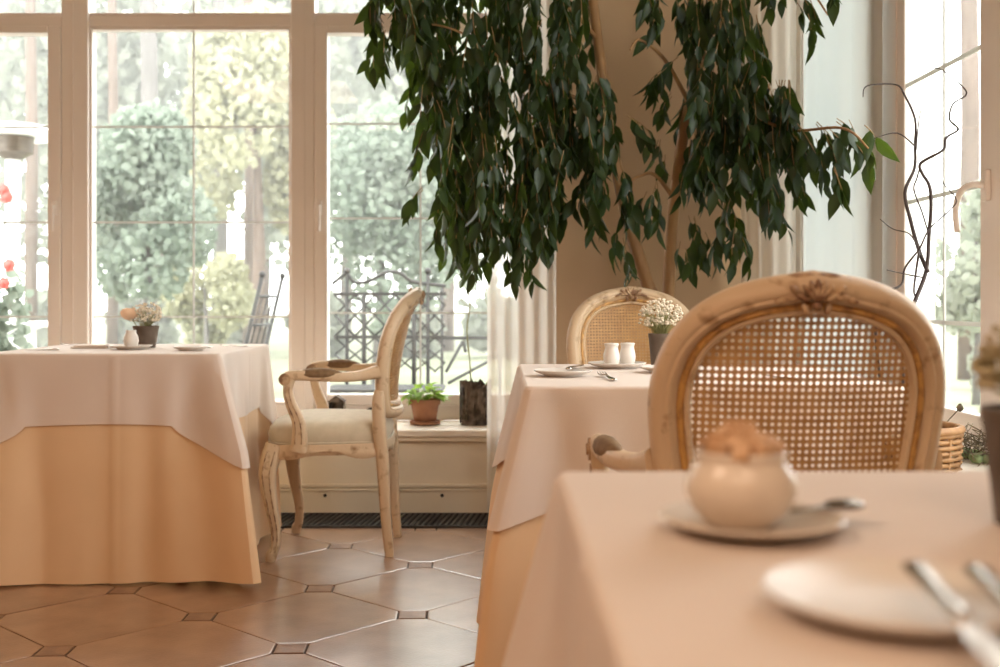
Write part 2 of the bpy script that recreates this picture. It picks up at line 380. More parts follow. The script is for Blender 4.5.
# side window in the right wall
w2 = empty('window_2', (0, 0, 0), kind='structure', label='tall side window with pale frame and curved lever handle')
FX = X1+.006
def fr2(name, y0, y1, z0, z1, x0=FX, x1=X1+.04, mt='pvc', bev=.005): return MB().box((x0, y0, z0), (x1, y1, z1)).build(name, M[mt], w2, False, bev)
YA, YC, YD = 3.52, 2.94, 2.80
YE = 3.64
fr2('frame_bar', SY1-.055, SY1, SZ0, SZ1); fr2('frame_bar', SY0, SY0+.055, SZ0, SZ1)
fr2('frame_bar', SY0+.055, SY1-.055, SZ0, SZ0+.05); fr2('frame_bar', SY0+.055, SY1-.055, SZ1-.05, SZ1)
fr2('mullion', YD-.10, YD-.02, SZ0+.05, SZ1-.05); fr2('mullion', YE-.055, YE+.15, SZ0+.05, SZ1-.05)
fr2('sash_frame', YA, YE-.055, SZ0+.05, SZ1-.05, FX+.003); fr2('sash_frame', YD-.02, YC, SZ0+.05, SZ1-.05, FX-.008)
fr2('sash_rail', YC, YA, SZ0+.05, SZ0+.10, FX+.003); fr2('sash_rail', YC, YA, SZ1-.1, SZ1-.05, FX+.003)
for y0_, y1_ in ((YC, YA), (SY0+.055, YD-.1), (YE+.15, SY1-.055)): fr2('pane', y0_, y1_, SZ0+.05, SZ1-.05, FX+.014, FX+.018, 'glass', 0)
fr2('glazing_bar', 3.215, 3.225, SZ0+.1, SZ1-.1, FX+.008, FX+.013, 'muntin', 0)
for z in (.86, 1.226, 1.59, 1.955, 2.32): fr2('glazing_bar', YC, YA, z-.006, z+.006, FX+.007, FX+.012, 'muntin', 0)
hy, hz = 2.885, EYE+112*2.9/F
hd = MB().box((FX-.022, hy-.016, hz-.04), (FX-.008, hy+.016, hz+.04)).build('window_handle', M['pvc'], w2, False, .004)
MB().tube(spline([(FX-.022, hy, hz), (FX-.05, hy, hz+.002), (FX-.058, hy+.05, hz-.01), (FX-.058, hy+.085, hz-.05), (FX-.055, hy+.082, hz-.115)], 5), .0085, 8).build('lever', M['pvc'], hd)
s2 = st(MB().box((X1-.17, SY0-.05, SZ0-.035), (X1+.04, SY1+.04, SZ0)).build('trim_2', M['sill'], smooth=False, bevel=.006))
s2['label'] = 'pale window sill board of the side window'

# ------------------------------------------------------------------ sheer curtains
def curtain(name, a, b, zt, zb, folds, amp, label):
    a = Vector(a); b = Vector(b); d = (b-a); n = Vector((-d.y, d.x)).normalized(); rows = []
    N_ = folds*12
    for i in range(14):
        t = i/13; z = zt+(zb-zt)*t; row = []
        for k in range(N_+1):
            u = k/N_
            w = math.sin(u*folds*2*PI+.5*math.sin(3*t+k*.05))*amp*(.75+.35*t+.25*math.sin(u*7))
            p = a+d*u+n*w; row.append((p.x, p.y, z))
        rows.append(row)
    m = MB(); m.quadgrid(rows); return tag(m.build(name, M['sheer']), label, 'curtain', 'sheer curtains')
curtain('sheer_curtain', (-.055, 4.77), (.235, 4.72), 2.9, .025, 5, .010, 'sheer white curtain hanging at the end of the garden window')
curtain('sheer_curtain', (1.02, 4.80), (1.195, 4.55), 2.9, .025, 4, .011, 'sheer white curtain hanging in the corner by the plain white wall')

m = MB(); rows = []
for i in range(12):
    t_ = i/11; z = 2.88+(.53-2.88)*t_
    rows.append([(X1-.030-.007*math.sin(k*.62+.4*t_)*(1+.5*math.sin(k*.17)), 3.60+.98*k/48, z) for k in range(49)])
m.quadgrid(rows); tag(m.build('curtain_panel', M['panel_cloth']), 'plain flat white curtain panel drawn over the side window', 'curtain')

# ------------------------------------------------------------------ tables with cloths
def table(cx, cy, hw, hd, seed, lab, ov_drop=.224, skirt_z=.018, flare=.32, shift=0.0, tuck=1.0, tip=.165):
    zt = .742
    t = empty('dining_table', (cx, cy, 0), label='square wooden dining table hidden under cloths '+lab, cat='table', group='draped dining tables')
    MB().box((-hw, -hd, zt-.034), (hw, hd, zt-.002)).build('tabletop', M['wood'], t, False, .006)
    MB().box((-hw+.09, -hd+.09, zt-.1), (hw-.09, hd-.09, zt-.034)).build('apron', M['wood'], t, False, .004)
    for sx in (-1, 1):
        for sy in (-1, 1):
            MB().tube([(sx*(hw-.17), sy*(hd-.17), zt-.1), (sx*(hw-.17), sy*(hd-.17), .12), (sx*(hw-.17), sy*(hd-.17), .03), (sx*(hw-.17), sy*(hd-.17), 0)], [.028,.022,.02,.022], 8).build('leg', M['wood'], t)
    rr = random.Random(seed); ph = [rr.uniform(0, 6.28) for _ in range(12)]; sw = [rr.uniform(-.35, .35) for _ in range(4)]; fk = [rr.uniform(.85, 1.2) for _ in range(4)]
    fk[1] *= tuck
    per = []                                             # perimeter: (point, outward normal, corner weights, arc)
    r = .012; cs = [(hw, -hd), (hw, hd), (-hw, hd), (-hw, -hd)]
    NS = 60; sarc = 0; L = [2*hd, 2*hw, 2*hd, 2*hw]
    nrm = [(1,0), (0,1), (-1,0), (0,-1)]
    for k in range(4):
        a = Vector(cs[k]); b = Vector(cs[(k+1) % 4]); nn = Vector(nrm[k]); nx = Vector(nrm[(k+1) % 4])
        for i in range(NS):
            u = i/NS; p = a+(b-a)*((r+(L[k]-2*r)*u)/L[k])
            per.append((p, nn, sarc+L[k]*u, k))
        c = b-nn*r-nx*r
        for i in range(4):
            th = (i+.5)/4*PI/2; q = nn*math.cos(th)+nx*math.sin(th)
            per.append((c+q*r, q, sarc+L[k], k))
        sarc += L[k]
    tot = sarc; cpos = [0, L[0], L[0]+L[1], L[0]+L[1]+L[2]]
    def disp(p, nn, s, t_):
        d = Vector((0, 0)); cb = 0
        for k in range(4):
            ds = (s-cpos[k]+tot/2) % tot-tot/2
            w_ = .03+min(.36*t_, .17); b = max(0, 1-abs(ds)/w_); b = b**1.15; b2 = math.exp(-(ds/.17)**2)*(1-b); cb += b
            dg = Vector(cs[k]); dg = Vector((math.copysign(1, dg.x), math.copysign(1, dg.y))).normalized()
            tg = Vector((-dg.y, dg.x))
            d += (dg+tg*sw[k])*(b*flare*fk[k]*(t_ if t_ < .35 else .35+(t_-.35)*.45)) + nn*(b2*.085*min(t_, .5)*math.sin(ds*36+ph[k]))
        rip = .005*math.sin(s*11+ph[4])+.004*math.sin(s*23+ph[5])+.004*math.sin(s*41+ph[6])
        d += nn*(rip*(t_/.7)**.8+.012*t_)
        # pressed crease in the middle of each side
        for k in range(4):
            mid = cpos[k]+L[k]/2+shift; ds = abs(s-mid); d += nn*(.0035*max(0, 1-ds/.009))
        return d, min(cb, 1)
    def cloth(name, z_top, off, dropf, rows_n, mt, label, group):
        m = MB(); rows = []
        for a_ in (0, 22, 45, 67):
            a_ = math.radians(a_); o_ = off-.008*(1-math.sin(a_)); rows.append([(p.x+nn.x*o_, p.y+nn.y*o_, z_top-.008*(1-math.cos(a_))) for p, nn, s, k in per])
        for i in range(rows_n+1):
            row = []
            for p, nn, s, k in per:
                full = dropf(s); t_ = .008+full*i/rows_n
                d, cb = disp(p, nn, s, t_)
                lean = 1-(.10 if name == 'table_overlay' else .02)*cb                          # cloth that swings out hangs a little less deep
                row.append((p.x+nn.x*off+d.x, p.y+nn.y*off+d.y, max(z_top-t_*lean, .006)))
            rows.append(row)
        b = m.quadgrid(rows, closed_u=True); m.f.append(tuple(range(b, b+len(per))))
        o = m.build(name, M[mt], None, True, loc=(cx, cy, 0), auto=28)
        if name == 'table_overlay':                      # stitched hem
            pass
        return tag(o, label, 'tablecloth', group)
    def ov(s):
        e = 0
        for k in range(4):
            ds = (s-cpos[k]+tot/2) % tot-tot/2; e = max(e, max(0, 1-abs(ds)/.14))
        return ov_drop+tip*e+.004*math.sin(s*9+ph[7])
    cloth('table_skirt', .744, .0, lambda s: .744-skirt_z+.005*math.sin(s*5+ph[8]), 20, 'peach_cloth', 'peach floor length table skirt '+lab, 'peach table skirts')
    cloth('table_overlay', .75, .006, ov, 14, 'white_cloth', 'ivory square tablecloth laid over the peach skirt '+lab, 'ivory overlay tablecloths')
table(-1.297, 4.045, .385, .385, 3, 'beside the side-on armchair at the garden window', flare=.29, shift=.05, tuck=.35)
table(.44, 2.695, .385, .385, 11, 'between the two facing cane armchairs', flare=.22, ov_drop=.195, tip=.12)
table(.45, .79, .385, .385, 5, 'carrying the brown sugar bowl')

# ------------------------------------------------------------------ armchair
def soft(x, w): return w*math.log(1+math.exp(x/w)) if x/w < 30 else x
def yb(u, z): return -.222+.058*(u/.225)**2-.27*soft(z-.66, .06)
OUT = [(0,.968),(.090,.953),(.155,.925),(.199,.880),(.222,.825),(.229,.768),(.224,.70),(.214,.63),(.200,.565),(.178,.517),(.135,.497),(0,.490)]
half = spline([Vector((u, z, 0)) for u, z in OUT], 5)
loop2 = [(p.x, p.y) for p in half]+[(-p.x, p.y) for p in reversed(half[1:-1])]
NL = len(loop2)
def normal2(k):
    a, b = loop2[k-1], loop2[(k+1) % NL]; d = Vector((b[0]-a[0], b[1]-a[1])).normalized(); return Vector((-d.y, d.x))
n2 = [normal2(k) for k in range(NL)]
if n2[0].y < 0: n2 = [-v for v in n2]
def bpt(u, z, t):
    e = 1e-3
    tu = Vector((2*e, yb(u+e, z)-yb(u-e, z), 0)); tz = Vector((0, yb(u, z+e)-yb(u, z-e), 2*e))
    n = tu.cross(tz).normalized()
    if n.y > 0: n = -n                                   # towards the rear
    return Vector((u, yb(u, z), z))+n*t
def back_sweep(prof):
    m = MB(); rows = [[bpt(loop2[k][0]+n2[k].x*s, loop2[k][1]+n2[k].y*s, t) for s, t in prof] for k in range(NL)]
    m.quadgrid(rows, closed_u=True, closed_v=True); return m
inner = [Vector((loop2[k][0]-n2[k].x*.058, loop2[k][1]-n2[k].y*.058)) for k in range(NL)]
def inside(u, z):
    c = False
    for k in range(NL):
        a, b = inner[k], inner[(k+1) % NL]
        if (a.y > z) != (b.y > z) and u < (b.x-a.x)*(z-a.y)/(b.y-a.y)+a.x: c = not c
    return c
def cane(t, off):
    m = MB(); p = .0108; w = .0010
    lines = []
    for i in range(-30, 31):
        for e in (-.0011, .0011):
            lines.append(((i*p+e+off, .45), (0, 1), .00105, 0)); lines.append(((-.25, .73+i*p+e+off), (1, 0), .00105, .0003))
        lines.append((((i+.5)*p*1+off-.0, .73), (.7071, .7071), .0008, .0007)); lines.append((((i+.5)*p+off, .73), (.7071, -.7071), .0008, .0010))
    for i in list(range(-60, -30))+list(range(31, 60)):
        lines.append((((i+.5)*p+off, .73), (.7071, .7071), .0008, .0007)); lines.append((((i+.5)*p+off, .73), (.7071, -.7071), .0008, .0010))
    for (o_, d_, w_, lift) in lines:
        st_ = .01; run = []
        for k in range(-60, 61):
            q = (o_[0]+d_[0]*st_*k, o_[1]+d_[1]*st_*k)
            if inside(*q): run.append(q)
        if len(run) < 2: continue
        run = [(run[0][0]-d_[0]*.009, run[0][1]-d_[1]*.009)]+run[1:-1:3]+[(run[-1][0]+d_[0]*.009, run[-1][1]+d_[1]*.009)]
        nn = (-d_[1], d_[0])
        m.quadgrid([[bpt(q[0]+nn[0]*w_*e, q[1]+nn[1]*w_*e, t+lift) for e in (-1, 1)] for q in run])
    return m
PLAN = [(0,.232),(.10,.228),(.19,.215),(.245,.180),(.258,.10),(.247,0),(.225,-.10),(.195,-.185),(.12,-.205),(0,-.210)]
hp = spline([Vector((a, b, 0)) for a, b in PLAN], 4)
plan = [(p.x, p.y) for p in hp]+[(-p.x, p.y) for p in reversed(hp[1:-1])]
SQ = [(.92,-.7),(1,-.4),(1,.4),(.92,.7),(.7,.92),(.4,1),(-.4,1),(-.7,.92),(-.92,.7),(-1,.4),(-1,-.4),(-.92,-.7),(-.7,-.92),(-.4,-1),(.4,-1),(.7,-.92)]
def grooves(par, s, pts, rad, i0, i1):
    for e in (-.42, .42):
        MB().tube([Vector((p.x+s*r_*.985, p.y+e*r_, p.z)) for p, r_ in zip(pts[i0:i1], rad[i0:i1])], .0026, 6).build('carved_groove', M['carve'], par)
def build_chair():
    c = empty('cane_armchair')
    # seat rail with a wavy lower edge
    rows = []
    for k, (a, b) in enumerate(plan):
        z = .368+.014*math.cos(6*math.atan2(b, a)*1.0); 
        pr = [(.945, .405), (.955, .372+.0), (.985, z+.004), (1.0, z+.010), (1.005, .388), (.995, .396), (1.0, .405), (.99, .414), (.95, .416)]
        rows.append([(a*s, b*s, zz) for s, zz in pr])
    m = MB(); m.quadgrid(rows, closed_u=True, closed_v=True); m.build('seat_rail', M['paint'], c, auto=50)
    rows = []
    for s, z in ((.97,.412),(.99,.425),(.995,.445),(.975,.466),(.92,.482),(.8,.493),(.6,.500),(.35,.504),(.12,.505)):
        rows.append([(a*s, b*s+.004, z) for a, b in plan])
    m = MB(); b = m.quadgrid(rows, closed_u=True); n = len(plan); m.f.append(tuple(b+(len(rows)-1)*n+k for k in range(n)))
    cu = m.build('seat_cushion', M['seat'], c)
    MB().tube([(a*.992, b_*.992+.004, .4165) for a, b_ in plan]+[(plan[0][0]*.992, plan[0][1]*.992+.004, .4165)], .0035, 6).build('piping', M['seat'], cu)
    for s in (-1, 1):
        pts = spline([(s*.222, .190, .41), (s*.232, .203, .36), (s*.240, .212, .30), (s*.236, .200, .20), (s*.234, .184, .11), (s*.238, .185, .05), (s*.243, .196, .022), (s*.244, .200, 0)], 4)
        lastleg = MB().tube(pts, lerp_list([.030,.033,.029,.0215,.0165,.0155,.019,.017], 4), prof=SQ, up=(0,1,0)).build('leg', M['paint'], c, auto=60)
        fl_r = lerp_list([.030,.033,.029,.0215,.0165,.0155,.019,.017], 4)
        grooves(lastleg, s, pts, fl_r, 2, len(pts)-6)
        # rear leg running up into the back
        pts = spline([(s*.165, -.212, 0), (s*.172, -.198, .16), (s*.186, -.190, .34), (s*.198, yb(.198, .46)-.002, .46), (s*.205, yb(.205, .56)+.0, .56), (s*.205, yb(.205,.60), .60)], 5)
        MB().tube(pts, lerp_list([.0155,.0185,.0225,.024,.022,.016], 5), prof=SQ, up=(0,1,0)).build('leg', M['paint'], c, auto=60)
        # arm: from the stile, sweeping outwards and forwards to a scroll
        pts = spline([(s*.214, yb(.214, .668)+.004, .668), (s*.236, -.115, .655), (s*.262, -.055, .652), (s*.278, .02, .656), (s*.281, .10, .660), (s*.280, .138, .653)], 6)
        arm = MB().tube(pts, lerp_list([.024,.0185,.017,.018,.0185,.0195], 6), prof=SQ, up=(0,0,1)).build('armrest', M['paint'], c, auto=60)
        m = MB()
        sc = [(s*.280, .140+.018*math.cos(a), .645+.018*math.sin(a)) for a in [k*PI/5 for k in range(11)]]
        m.tube([(s*.258, .140, .646), (s*.302, .140, .646)], .0215, 14); m.tube([(s*.254, .140, .646), (s*.306, .140, .646)], .011, 10)
        m.build('scroll', M['carve'], arm, auto=50)
        m = MB(); rows = []
        for i in range(13):
            u = i/12; yy = -.055+.165*u; xx = s*(.266+.014*math.sin(min(u*1.3, 1)*PI/2)); w = max(.003, .0235*math.sin(PI*min(max(u, .03), .97))**.45)
            rows.append([(xx+w*math.cos(a), yy, .662+w*(1.0 if math.sin(a) > 0 else .75)*math.sin(a)) for a in [2*PI*k/12 for k in range(12)]])
        b = m.quadgrid(rows, closed_u=True); m.f.append(tuple(b+k for k in reversed(range(12)))); m.f.append(tuple(b+144+k for k in range(12)))
        m.build('arm_pad', M['pad'], arm)
        pts = spline([(s*.252, .100, .395), (s*.262, .094, .44), (s*.272, .098, .50), (s*.280, .122, .56), (s*.281, .132, .61), (s*.281, .122, .652)], 5)
        sup = MB().tube(pts, lerp_list([.030,.0265,.0215,.018,.0165,.018], 5), prof=SQ, up=(0,1,0)).build('arm_support', M['paint'], c, auto=60)
        grooves(sup, s, pts, lerp_list([.030,.0265,.0215,.018,.0165,.018], 5), 3, len(pts)-4)
    bf = back_sweep([(-.060,.004),(-.058,.010),(-.054,.012),(-.050,.009),(-.042,.009),(-.038,.012),(-.036,.019),(-.031,.0225),(-.026,.021),(-.022,.0235),(-.012,.0225),(.002,.008),(.003,0),
                     (.002,-.008),(-.012,-.0225),(-.022,-.0235),(-.026,-.021),(-.031,-.0225),(-.036,-.019),(-.038,-.012),(-.042,-.009),(-.050,-.009),(-.054,-.012),(-.058,-.010),(-.060,-.004)]).build('back_frame', M['paint'], c, auto=42)
    for sg in (1, -1):
        back_sweep([(-.0455+.0055*math.cos(a), sg*.0095+.005*math.sin(a)) for a in [2*PI*k/8 for k in range(8)]]).build('gilded_moulding', M['gilt'], bf)
    tag(cane(0, 0).build('cane_panel', M['cane'], c), kind='stuff')
    # carved crest: ridge, fan of petals and two leaf scrolls on either face
    m = MB()
    ridge = [bpt(u, .968-1.7*u*u-.013, 0) for u in [-.045+.009*k for k in range(11)]]
    m.tube(ridge, [.011,.0125,.0135,.014,.014,.0145,.014,.014,.0135,.0125,.011], prof=SQ, up=(0,-1,0))
    m.build('crest_ridge', M['carve'], bf, auto=60)
    for sg in (1, -1):
        m = MB()
        for a in (-40, -20, 0, 20, 40):
            th = math.radians(a); p = bpt(.017*math.sin(th), .928+.020*math.cos(th), sg*.025)
            m.ell(p, (.0052, .006, .017), 8, 6, Matrix.Rotation(th, 3, 'Y'))
        m.ell(bpt(0, .925, sg*.026), (.008,.007,.008), 8, 6)
        for s in (-1, 1):
            for j, (u, z, r_, a) in enumerate(((.022,.938,.014,60),(.036,.936,.012,85),(.050,.932,.010,110),(.032,.948,.010,50),(.016,.920,.010,25))):
                m.ell(bpt(s*u, z, sg*.0245), (.0055, .007, r_), 8, 6, Matrix.Rotation(s*math.radians(a), 3, 'Y'))
        m.build('carved_flower', M['carve'], bf)
    return c
ch = build_chair()
ch.location = (-.61, 4.235, 0); ch.rotation_euler = (0, 0, PI/2)
tag(ch, 'distressed cream cane armchair drawn up side-on to the garden window table', 'chair', 'cane back armchairs')
c2 = copy_tree(ch); c2.location = (.465, 3.73, 0); c2.rotation_euler = (0, 0, PI)
tag(c2, 'distressed cream cane armchair standing in front of the ficus tree')
c3 = copy_tree(ch); c3.location = (.468, 1.985, 0); c3.rotation_euler = (0, 0, 0)
tag(c3, 'distressed cream cane armchair with its back to the sugar bowl table')

# ------------------------------------------------------------------ tableware
TZ = .751
def plate(x, y, r, label, z=TZ, mt='china', group=None):
    m = MB().lathe([(.002,.0015),(r*.58,.0015),(r*.60,.0),(r*.64,.0),(r*.66,.003),(r*.86,.007),(r*.99,.012),(r,.0135),(r*.985,.0145),(r*.86,.0098),(r*.68,.0062),(r*.62,.0048),(.002,.0045)], n=40)
    return tag(m.build('plate', M[mt], None, loc=(x, y, z), auto=60), label, 'plate', group)
def knife_mesh(L=.20):
    m = MB()
    m.tube([(0,-L*.5,.0028),(0,-L*.47,.004),(0,-L*.1,.0036),(0,-L*.03,.0028)], [.006,.0075,.006,.0045], prof=[(math.cos(a), .45*math.sin(a)) for a in [2*PI*k/10 for k in range(10)]], up=(1,0,0))
    b = MB(); bl = [(-.005,-L*.03),(.005,-L*.03),(.0085,L*.1),(.0085,L*.35),(.006,L*.45),(0,L*.5),(-.005,L*.46),(-.0055,L*.1)]
    n = len(bl); b.add([(x,y,.0018) for x,y in bl]+[(x,y,.0034) for x,y in bl], [tuple(reversed(range(n))), tuple(range(n,2*n))]+[(k,(k+1)%n,n+(k+1)%n,n+k) for k in range(n)])
    return m, b
def fork_mesh(L=.18):
    m = MB().tube([(0,-L*.5,.003),(0,-L*.45,.0035),(0,-L*.1,.004),(0,L*.12,.008),(0,L*.17,.006)], [.006,.008,.0045,.003,.0035], prof=[(math.cos(a), .4*math.sin(a)) for a in [2*PI*k/10 for k in range(10)]], up=(1,0,0))
    h_ = MB().tube([(0,L*.15,.006),(0,L*.2,.005),(0,L*.28,.004),(0,L*.31,.0045)], [.004,.0085,.011,.0112], prof=[(math.cos(a), .16*math.sin(a)) for a in [2*PI*k/12 for k in range(12)]], up=(1,0,0))
    tines = [MB().tube([(dx,L*.30,.0045),(dx,L*.40,.0055),(dx*.95,L*.5,.009)], [.0016,.0014,.0007], 6) for dx in (-.0092,-.0031,.0031,.0092)]
    return m, h_, tines
def spoon_mesh(L=.13):
    m = MB().tube([(0,-L*.5,.003),(0,-L*.44,.0035),(0,0,.004),(0,L*.18,.006)], [.005,.0065,.003,.0028], prof=[(math.cos(a), .4*math.sin(a)) for a in [2*PI*k/10 for k in range(10)]], up=(1,0,0))
    b = MB().ell((0, L*.35, .0055), (.0135, L*.18, .004), 14, 6)
    return m, b
def cutlery(kind, x, y, rz, label, z=TZ, L=None, tilt=0, mt='steel', group=None, roll=0):
    t = empty(kind, (x, y, z), rz, label=label, cat=kind.split('_')[-1], group=group); t.rotation_euler = (tilt, roll, rz)
    if kind == 'table_knife':
        a, b = knife_mesh(L or .20); a.build('handle', M[mt], t); b.build('blade', M[mt], t, False)
    elif kind == 'table_fork':
        a, b, tn = fork_mesh(L or .18); a.build('handle', M[mt], t); hd_ = b.build('fork_head', M[mt], t)
        for q in tn: q.build('tine', M[mt], hd_)
    else:
        a, b = spoon_mesh(L or .13); a.build('handle', M[mt], t); b.build('bowl', M[mt], t)
    return t
def shaker(x, y, label, z=TZ, h=.058, mt='china'):
    k = h/.058
    t = empty('shaker', (x, y, z), label=label, cat='shaker', group='white china shakers')
    MB().lathe([(.002,.0),(.0150,.0),(.0165,.002),(.0200,.012),(.0212,.022),(.0200,.032),(.0172,.042),(.0165,.048),(.0185,.054),(.0190,.056),(.0175,.058),(.002,.0592)] if k == 1 else [(r*k, zz*k) for r, zz in [(.002,.0),(.0150,.0),(.0165,.002),(.0200,.012),(.0212,.022),(.0200,.032),(.0172,.042),(.0165,.048),(.0185,.054),(.0190,.056),(.0175,.058),(.002,.0592)]], n=24).build('body', M[mt], t)
    m = MB()
    for a in range(5): m.lathe([(.0008,0),(.0012,.0003),(.0008,.0006)], (.006*k*math.cos(a*1.257), .006*k*math.sin(a*1.257), .0592*k-.0002), 6)
    m.build('pour_hole', M['trench'], t)
    return t
def flower_pot(x, y, z, h, rt, rb_, label, seed, spread=.055, nb=170, rose=None, cat='flower pot', blossom_r=.0042, mt='gyp'):
    rr = random.Random(seed)
    t = empty('flower_pot', (x, y, z), label=label, cat=cat, group='small flower pots on the tables')
    MB().lathe([(.002,0),(rb_,0),(rb_,.002),(rt*.97,h*.86),(rt,h*.87),(rt*1.02,h),(rt*.93,h),(rt*.88,h*.9),(.002,h*.88)], n=28).build('pot', M['potgrey'], t, auto=50)
    st_, bl = MB(), MB()
    for i in range(nb):
        u = rr.random(); a = rr.uniform(0, 2*PI); r_ = spread*math.sqrt(u); zz = h+spread*(.35+rr.random()*1.25*math.sqrt(max(0, 1-u*.7)))
        p = Vector((r_*math.cos(a), r_*math.sin(a), zz)); s_ = blossom_r*rr.uniform(.7, 1.25)
        bl.ell(p, (s_, s_, s_*.8), 6, 4)
        if i % 2 == 0: st_.tube([(p.x*.2, p.y*.2, h*.9), (p.x*.55, p.y*.55, h+(zz-h)*.55), p], [.0009,.0007,.0005], 4, cap=False)
    tag(st_.build('stems', M['gypstem'], t), kind='stuff'); tag(bl.build('blossoms', M[mt], t), kind='stuff')
    if rose:
        ro = empty('rose_head', rose); ro.parent = t
        for k in range(16):
            a = k*2.4; r_k = .010+.0014*k; m = MB(); top = math.radians(12+4.2*k); rows = []
            for i in range(6):
                th = math.radians(165)+(top-math.radians(165))*i/5
                rows.append([(r_k*(1+.12*i/5)*math.sin(th)*math.cos(a+w), r_k*(1+.12*i/5)*math.sin(th)*math.sin(a+w), r_k*math.cos(th)-.004*(w/.9)**2*i/5) for w in [-1.0+.333*j for j in range(7)]])
            m.quadgrid(rows); m.build('petal', M['rose'], ro)
        MB().tube([(0,0,-.012), (-rose[0]*.4, -rose[1]*.4, -.05), (-rose[0]*.8, -rose[1]*.8, -(rose[2]-h)-.01)], .0016, 6).build('rose_stem', M['gypstem'], ro)
    return t
def tp(px, d): return (px-500)*d/F          # table x from a pixel column and a depth
# middle table
PM = 'on the table between the cane armchairs'
plate(tp(563, 2.60), 2.60, .068, 'white side plate with a knife across it, nearest the table edge', group='white side plates')
cutlery('table_knife', tp(572, 2.63)+.01, 2.66, math.radians(-14), 'steel knife laid across the white side plate', z=TZ+.0150, L=.19, group='steel knives')
cutlery('table_fork', tp(607, 2.53), 2.52, math.radians(4), 'steel fork with its tines pointing to the white shakers', group='steel forks')
plate(tp(617, 2.90), 2.90, .075, 'white saucer plate holding the pair of white shakers', group='white side plates')
shaker(tp(611.5, 2.885), 2.885, 'white china shaker standing further from the flower pot on the saucer', TZ+.0055)
shaker(tp(627.5, 2.915), 2.915, 'white china shaker standing next to the flower pot on the saucer', TZ+.0055)
plate(tp(668, 2.72), 2.72, .068, 'white side plate beside the grey pot of white blossom', group='white side plates')
flower_pot(tp(656, 2.97)+.012, 2.97, TZ, .086, .032, .025, 'grey pot of tiny white blossom in front of the cane chair back', 4, .058, 260)
cutlery('table_knife', .62, 2.50, math.radians(10), 'steel knife beside the plate hidden behind the near cane back', group='steel knives')
# left table
plate(tp(131, 3.95), 3.95, .072, 'white saucer holding the small white milk jug on the window table', group='white side plates')
m = MB().lathe([(.002,0),(.018,0),(.024,.012),(.0265,.026),(.024,.040),(.0185,.050),(.0165,.056),(.0185,.062),(.0165,.062),(.0145,.055),(.002,.045)], n=24)
jg = empty('milk_jug', (tp(131, 3.93), 3.93, TZ+.005), label='small white china jug standing by the dark pot of roses', cat='jug')
m.build('body', M['china'], jg); MB().tube(spline([(0,.024,.045),(0,.044,.042),(0,.046,.022),(0,.026,.014)], 4), .003, 6).build('handle', M['china'], jg)
flower_pot(tp(146, 4.10), 4.10, TZ, .078, .046, .034, 'dark pot with a peach rose and dry blossom on the window table', 9, .055, 150, rose=(-.058, 0, .128), blossom_r=.005)
plate(tp(191, 3.86), 3.86, .060, 'white side plate near the draped table corner by the armchair', group='white side plates')
cutlery('table_knife', tp(197, 3.96)-.0, 3.955, math.radians(96), 'steel knife resting behind the corner side plate on the window table', L=.105, z=TZ+.002, group='steel knives')
cutlery('table_fork', tp(234, 4.12), 4.12, math.radians(88), 'steel fork at the window table edge next to the armchair', L=.10, group='steel forks')
cutlery('table_knife', tp(42, 3.85), 3.85, math.radians(92), 'steel knife lying on the window table away from the armchair', L=.11, group='steel knives')
cutlery('table_fork', tp(80, 4.22), 4.22, math.radians(85), 'steel fork behind the milk jug saucer at the window', L=.15, group='steel forks')
nk = MB(); nk.box((-.065,-.045,0), (.065,.045,.006)); nk.box((-.055,-.04,.006), (.06,.04,.011))
tag(nk.build('napkin', M['white_cloth'], None, False, .003, loc=(tp(93, 4.05), 4.05, TZ)), 'folded ivory napkin beside the milk jug saucer', 'napkin')
# sugar bowl table
SX, SY = tp(751, .868), .868
m = MB().lathe([(.002,.001),(.032,.001),(.036,.0),(.050,.004),(.066,.009),(.070,.0115),(.0685,.013),(.052,.0075),(.036,.0045),(.002,.004)], n=48)
tag(m.build('saucer', M['cream_china'], None, loc=(SX, SY, TZ), auto=60), 'cream saucer under the brown sugar bowl', 'saucer')
sb = empty('sugar_bowl', (SX-.008, SY, TZ+.0045), label='round cream sugar bowl heaped with brown sugar lumps', cat='bowl')
MB().lathe([(.002,.0005),(.022,.0),(.026,.002),(.036,.012),(.0415,.024),(.0420,.032),(.0395,.041),(.0345,.048),(.0330,.051),(.0345,.054),(.0350,.057),(.0335,.058),(.0315,.055),(.0305,.050),(.002,.046)], n=40).build('body', M['cream_china'], sb)
rr = random.Random(2)
for i in range(16):
    a = i*2.4; r_ = .0065*math.sqrt(i); s_ = rr.uniform(.007, .010)
    rot = Euler((rr.uniform(0,3), rr.uniform(0,3), rr.uniform(0,3))).to_matrix()
    m = MB(); vs = [rot @ Vector(v)+Vector((r_*math.cos(a), r_*math.sin(a), .056+.016*max(0, 1-r_/.028))) for v in ((-s_,-s_,-s_*.7),(s_,-s_,-s_*.7),(s_,s_,-s_*.7),(-s_,s_,-s_*.7),(-s_,-s_,s_*.7),(s_,-s_,s_*.7),(s_,s_,s_*.7),(-s_,s_,s_*.7))]
    m.add(vs, [(0,3,2,1),(4,5,6,7),(0,1,5,4),(1,2,6,5),(2,3,7,6),(3,0,4,7)]); m.build('sugar_lump', M['sugar'], sb, False, .002)
cutlery('tea_spoon', SX+.046, SY+.012, math.radians(-70), 'dark teaspoon lying on the sugar bowl saucer', z=TZ+.0105, L=.10, mt='dark_steel')
plate(.226, .640, .076, 'large white plate with knife and fork next to the sugar bowl', group='white side plates')
cutlery('table_knife', .232, .556, math.radians(176), 'steel knife lying across the large white plate', z=TZ+.014, L=.20, tilt=math.radians(-4), group='steel knives')
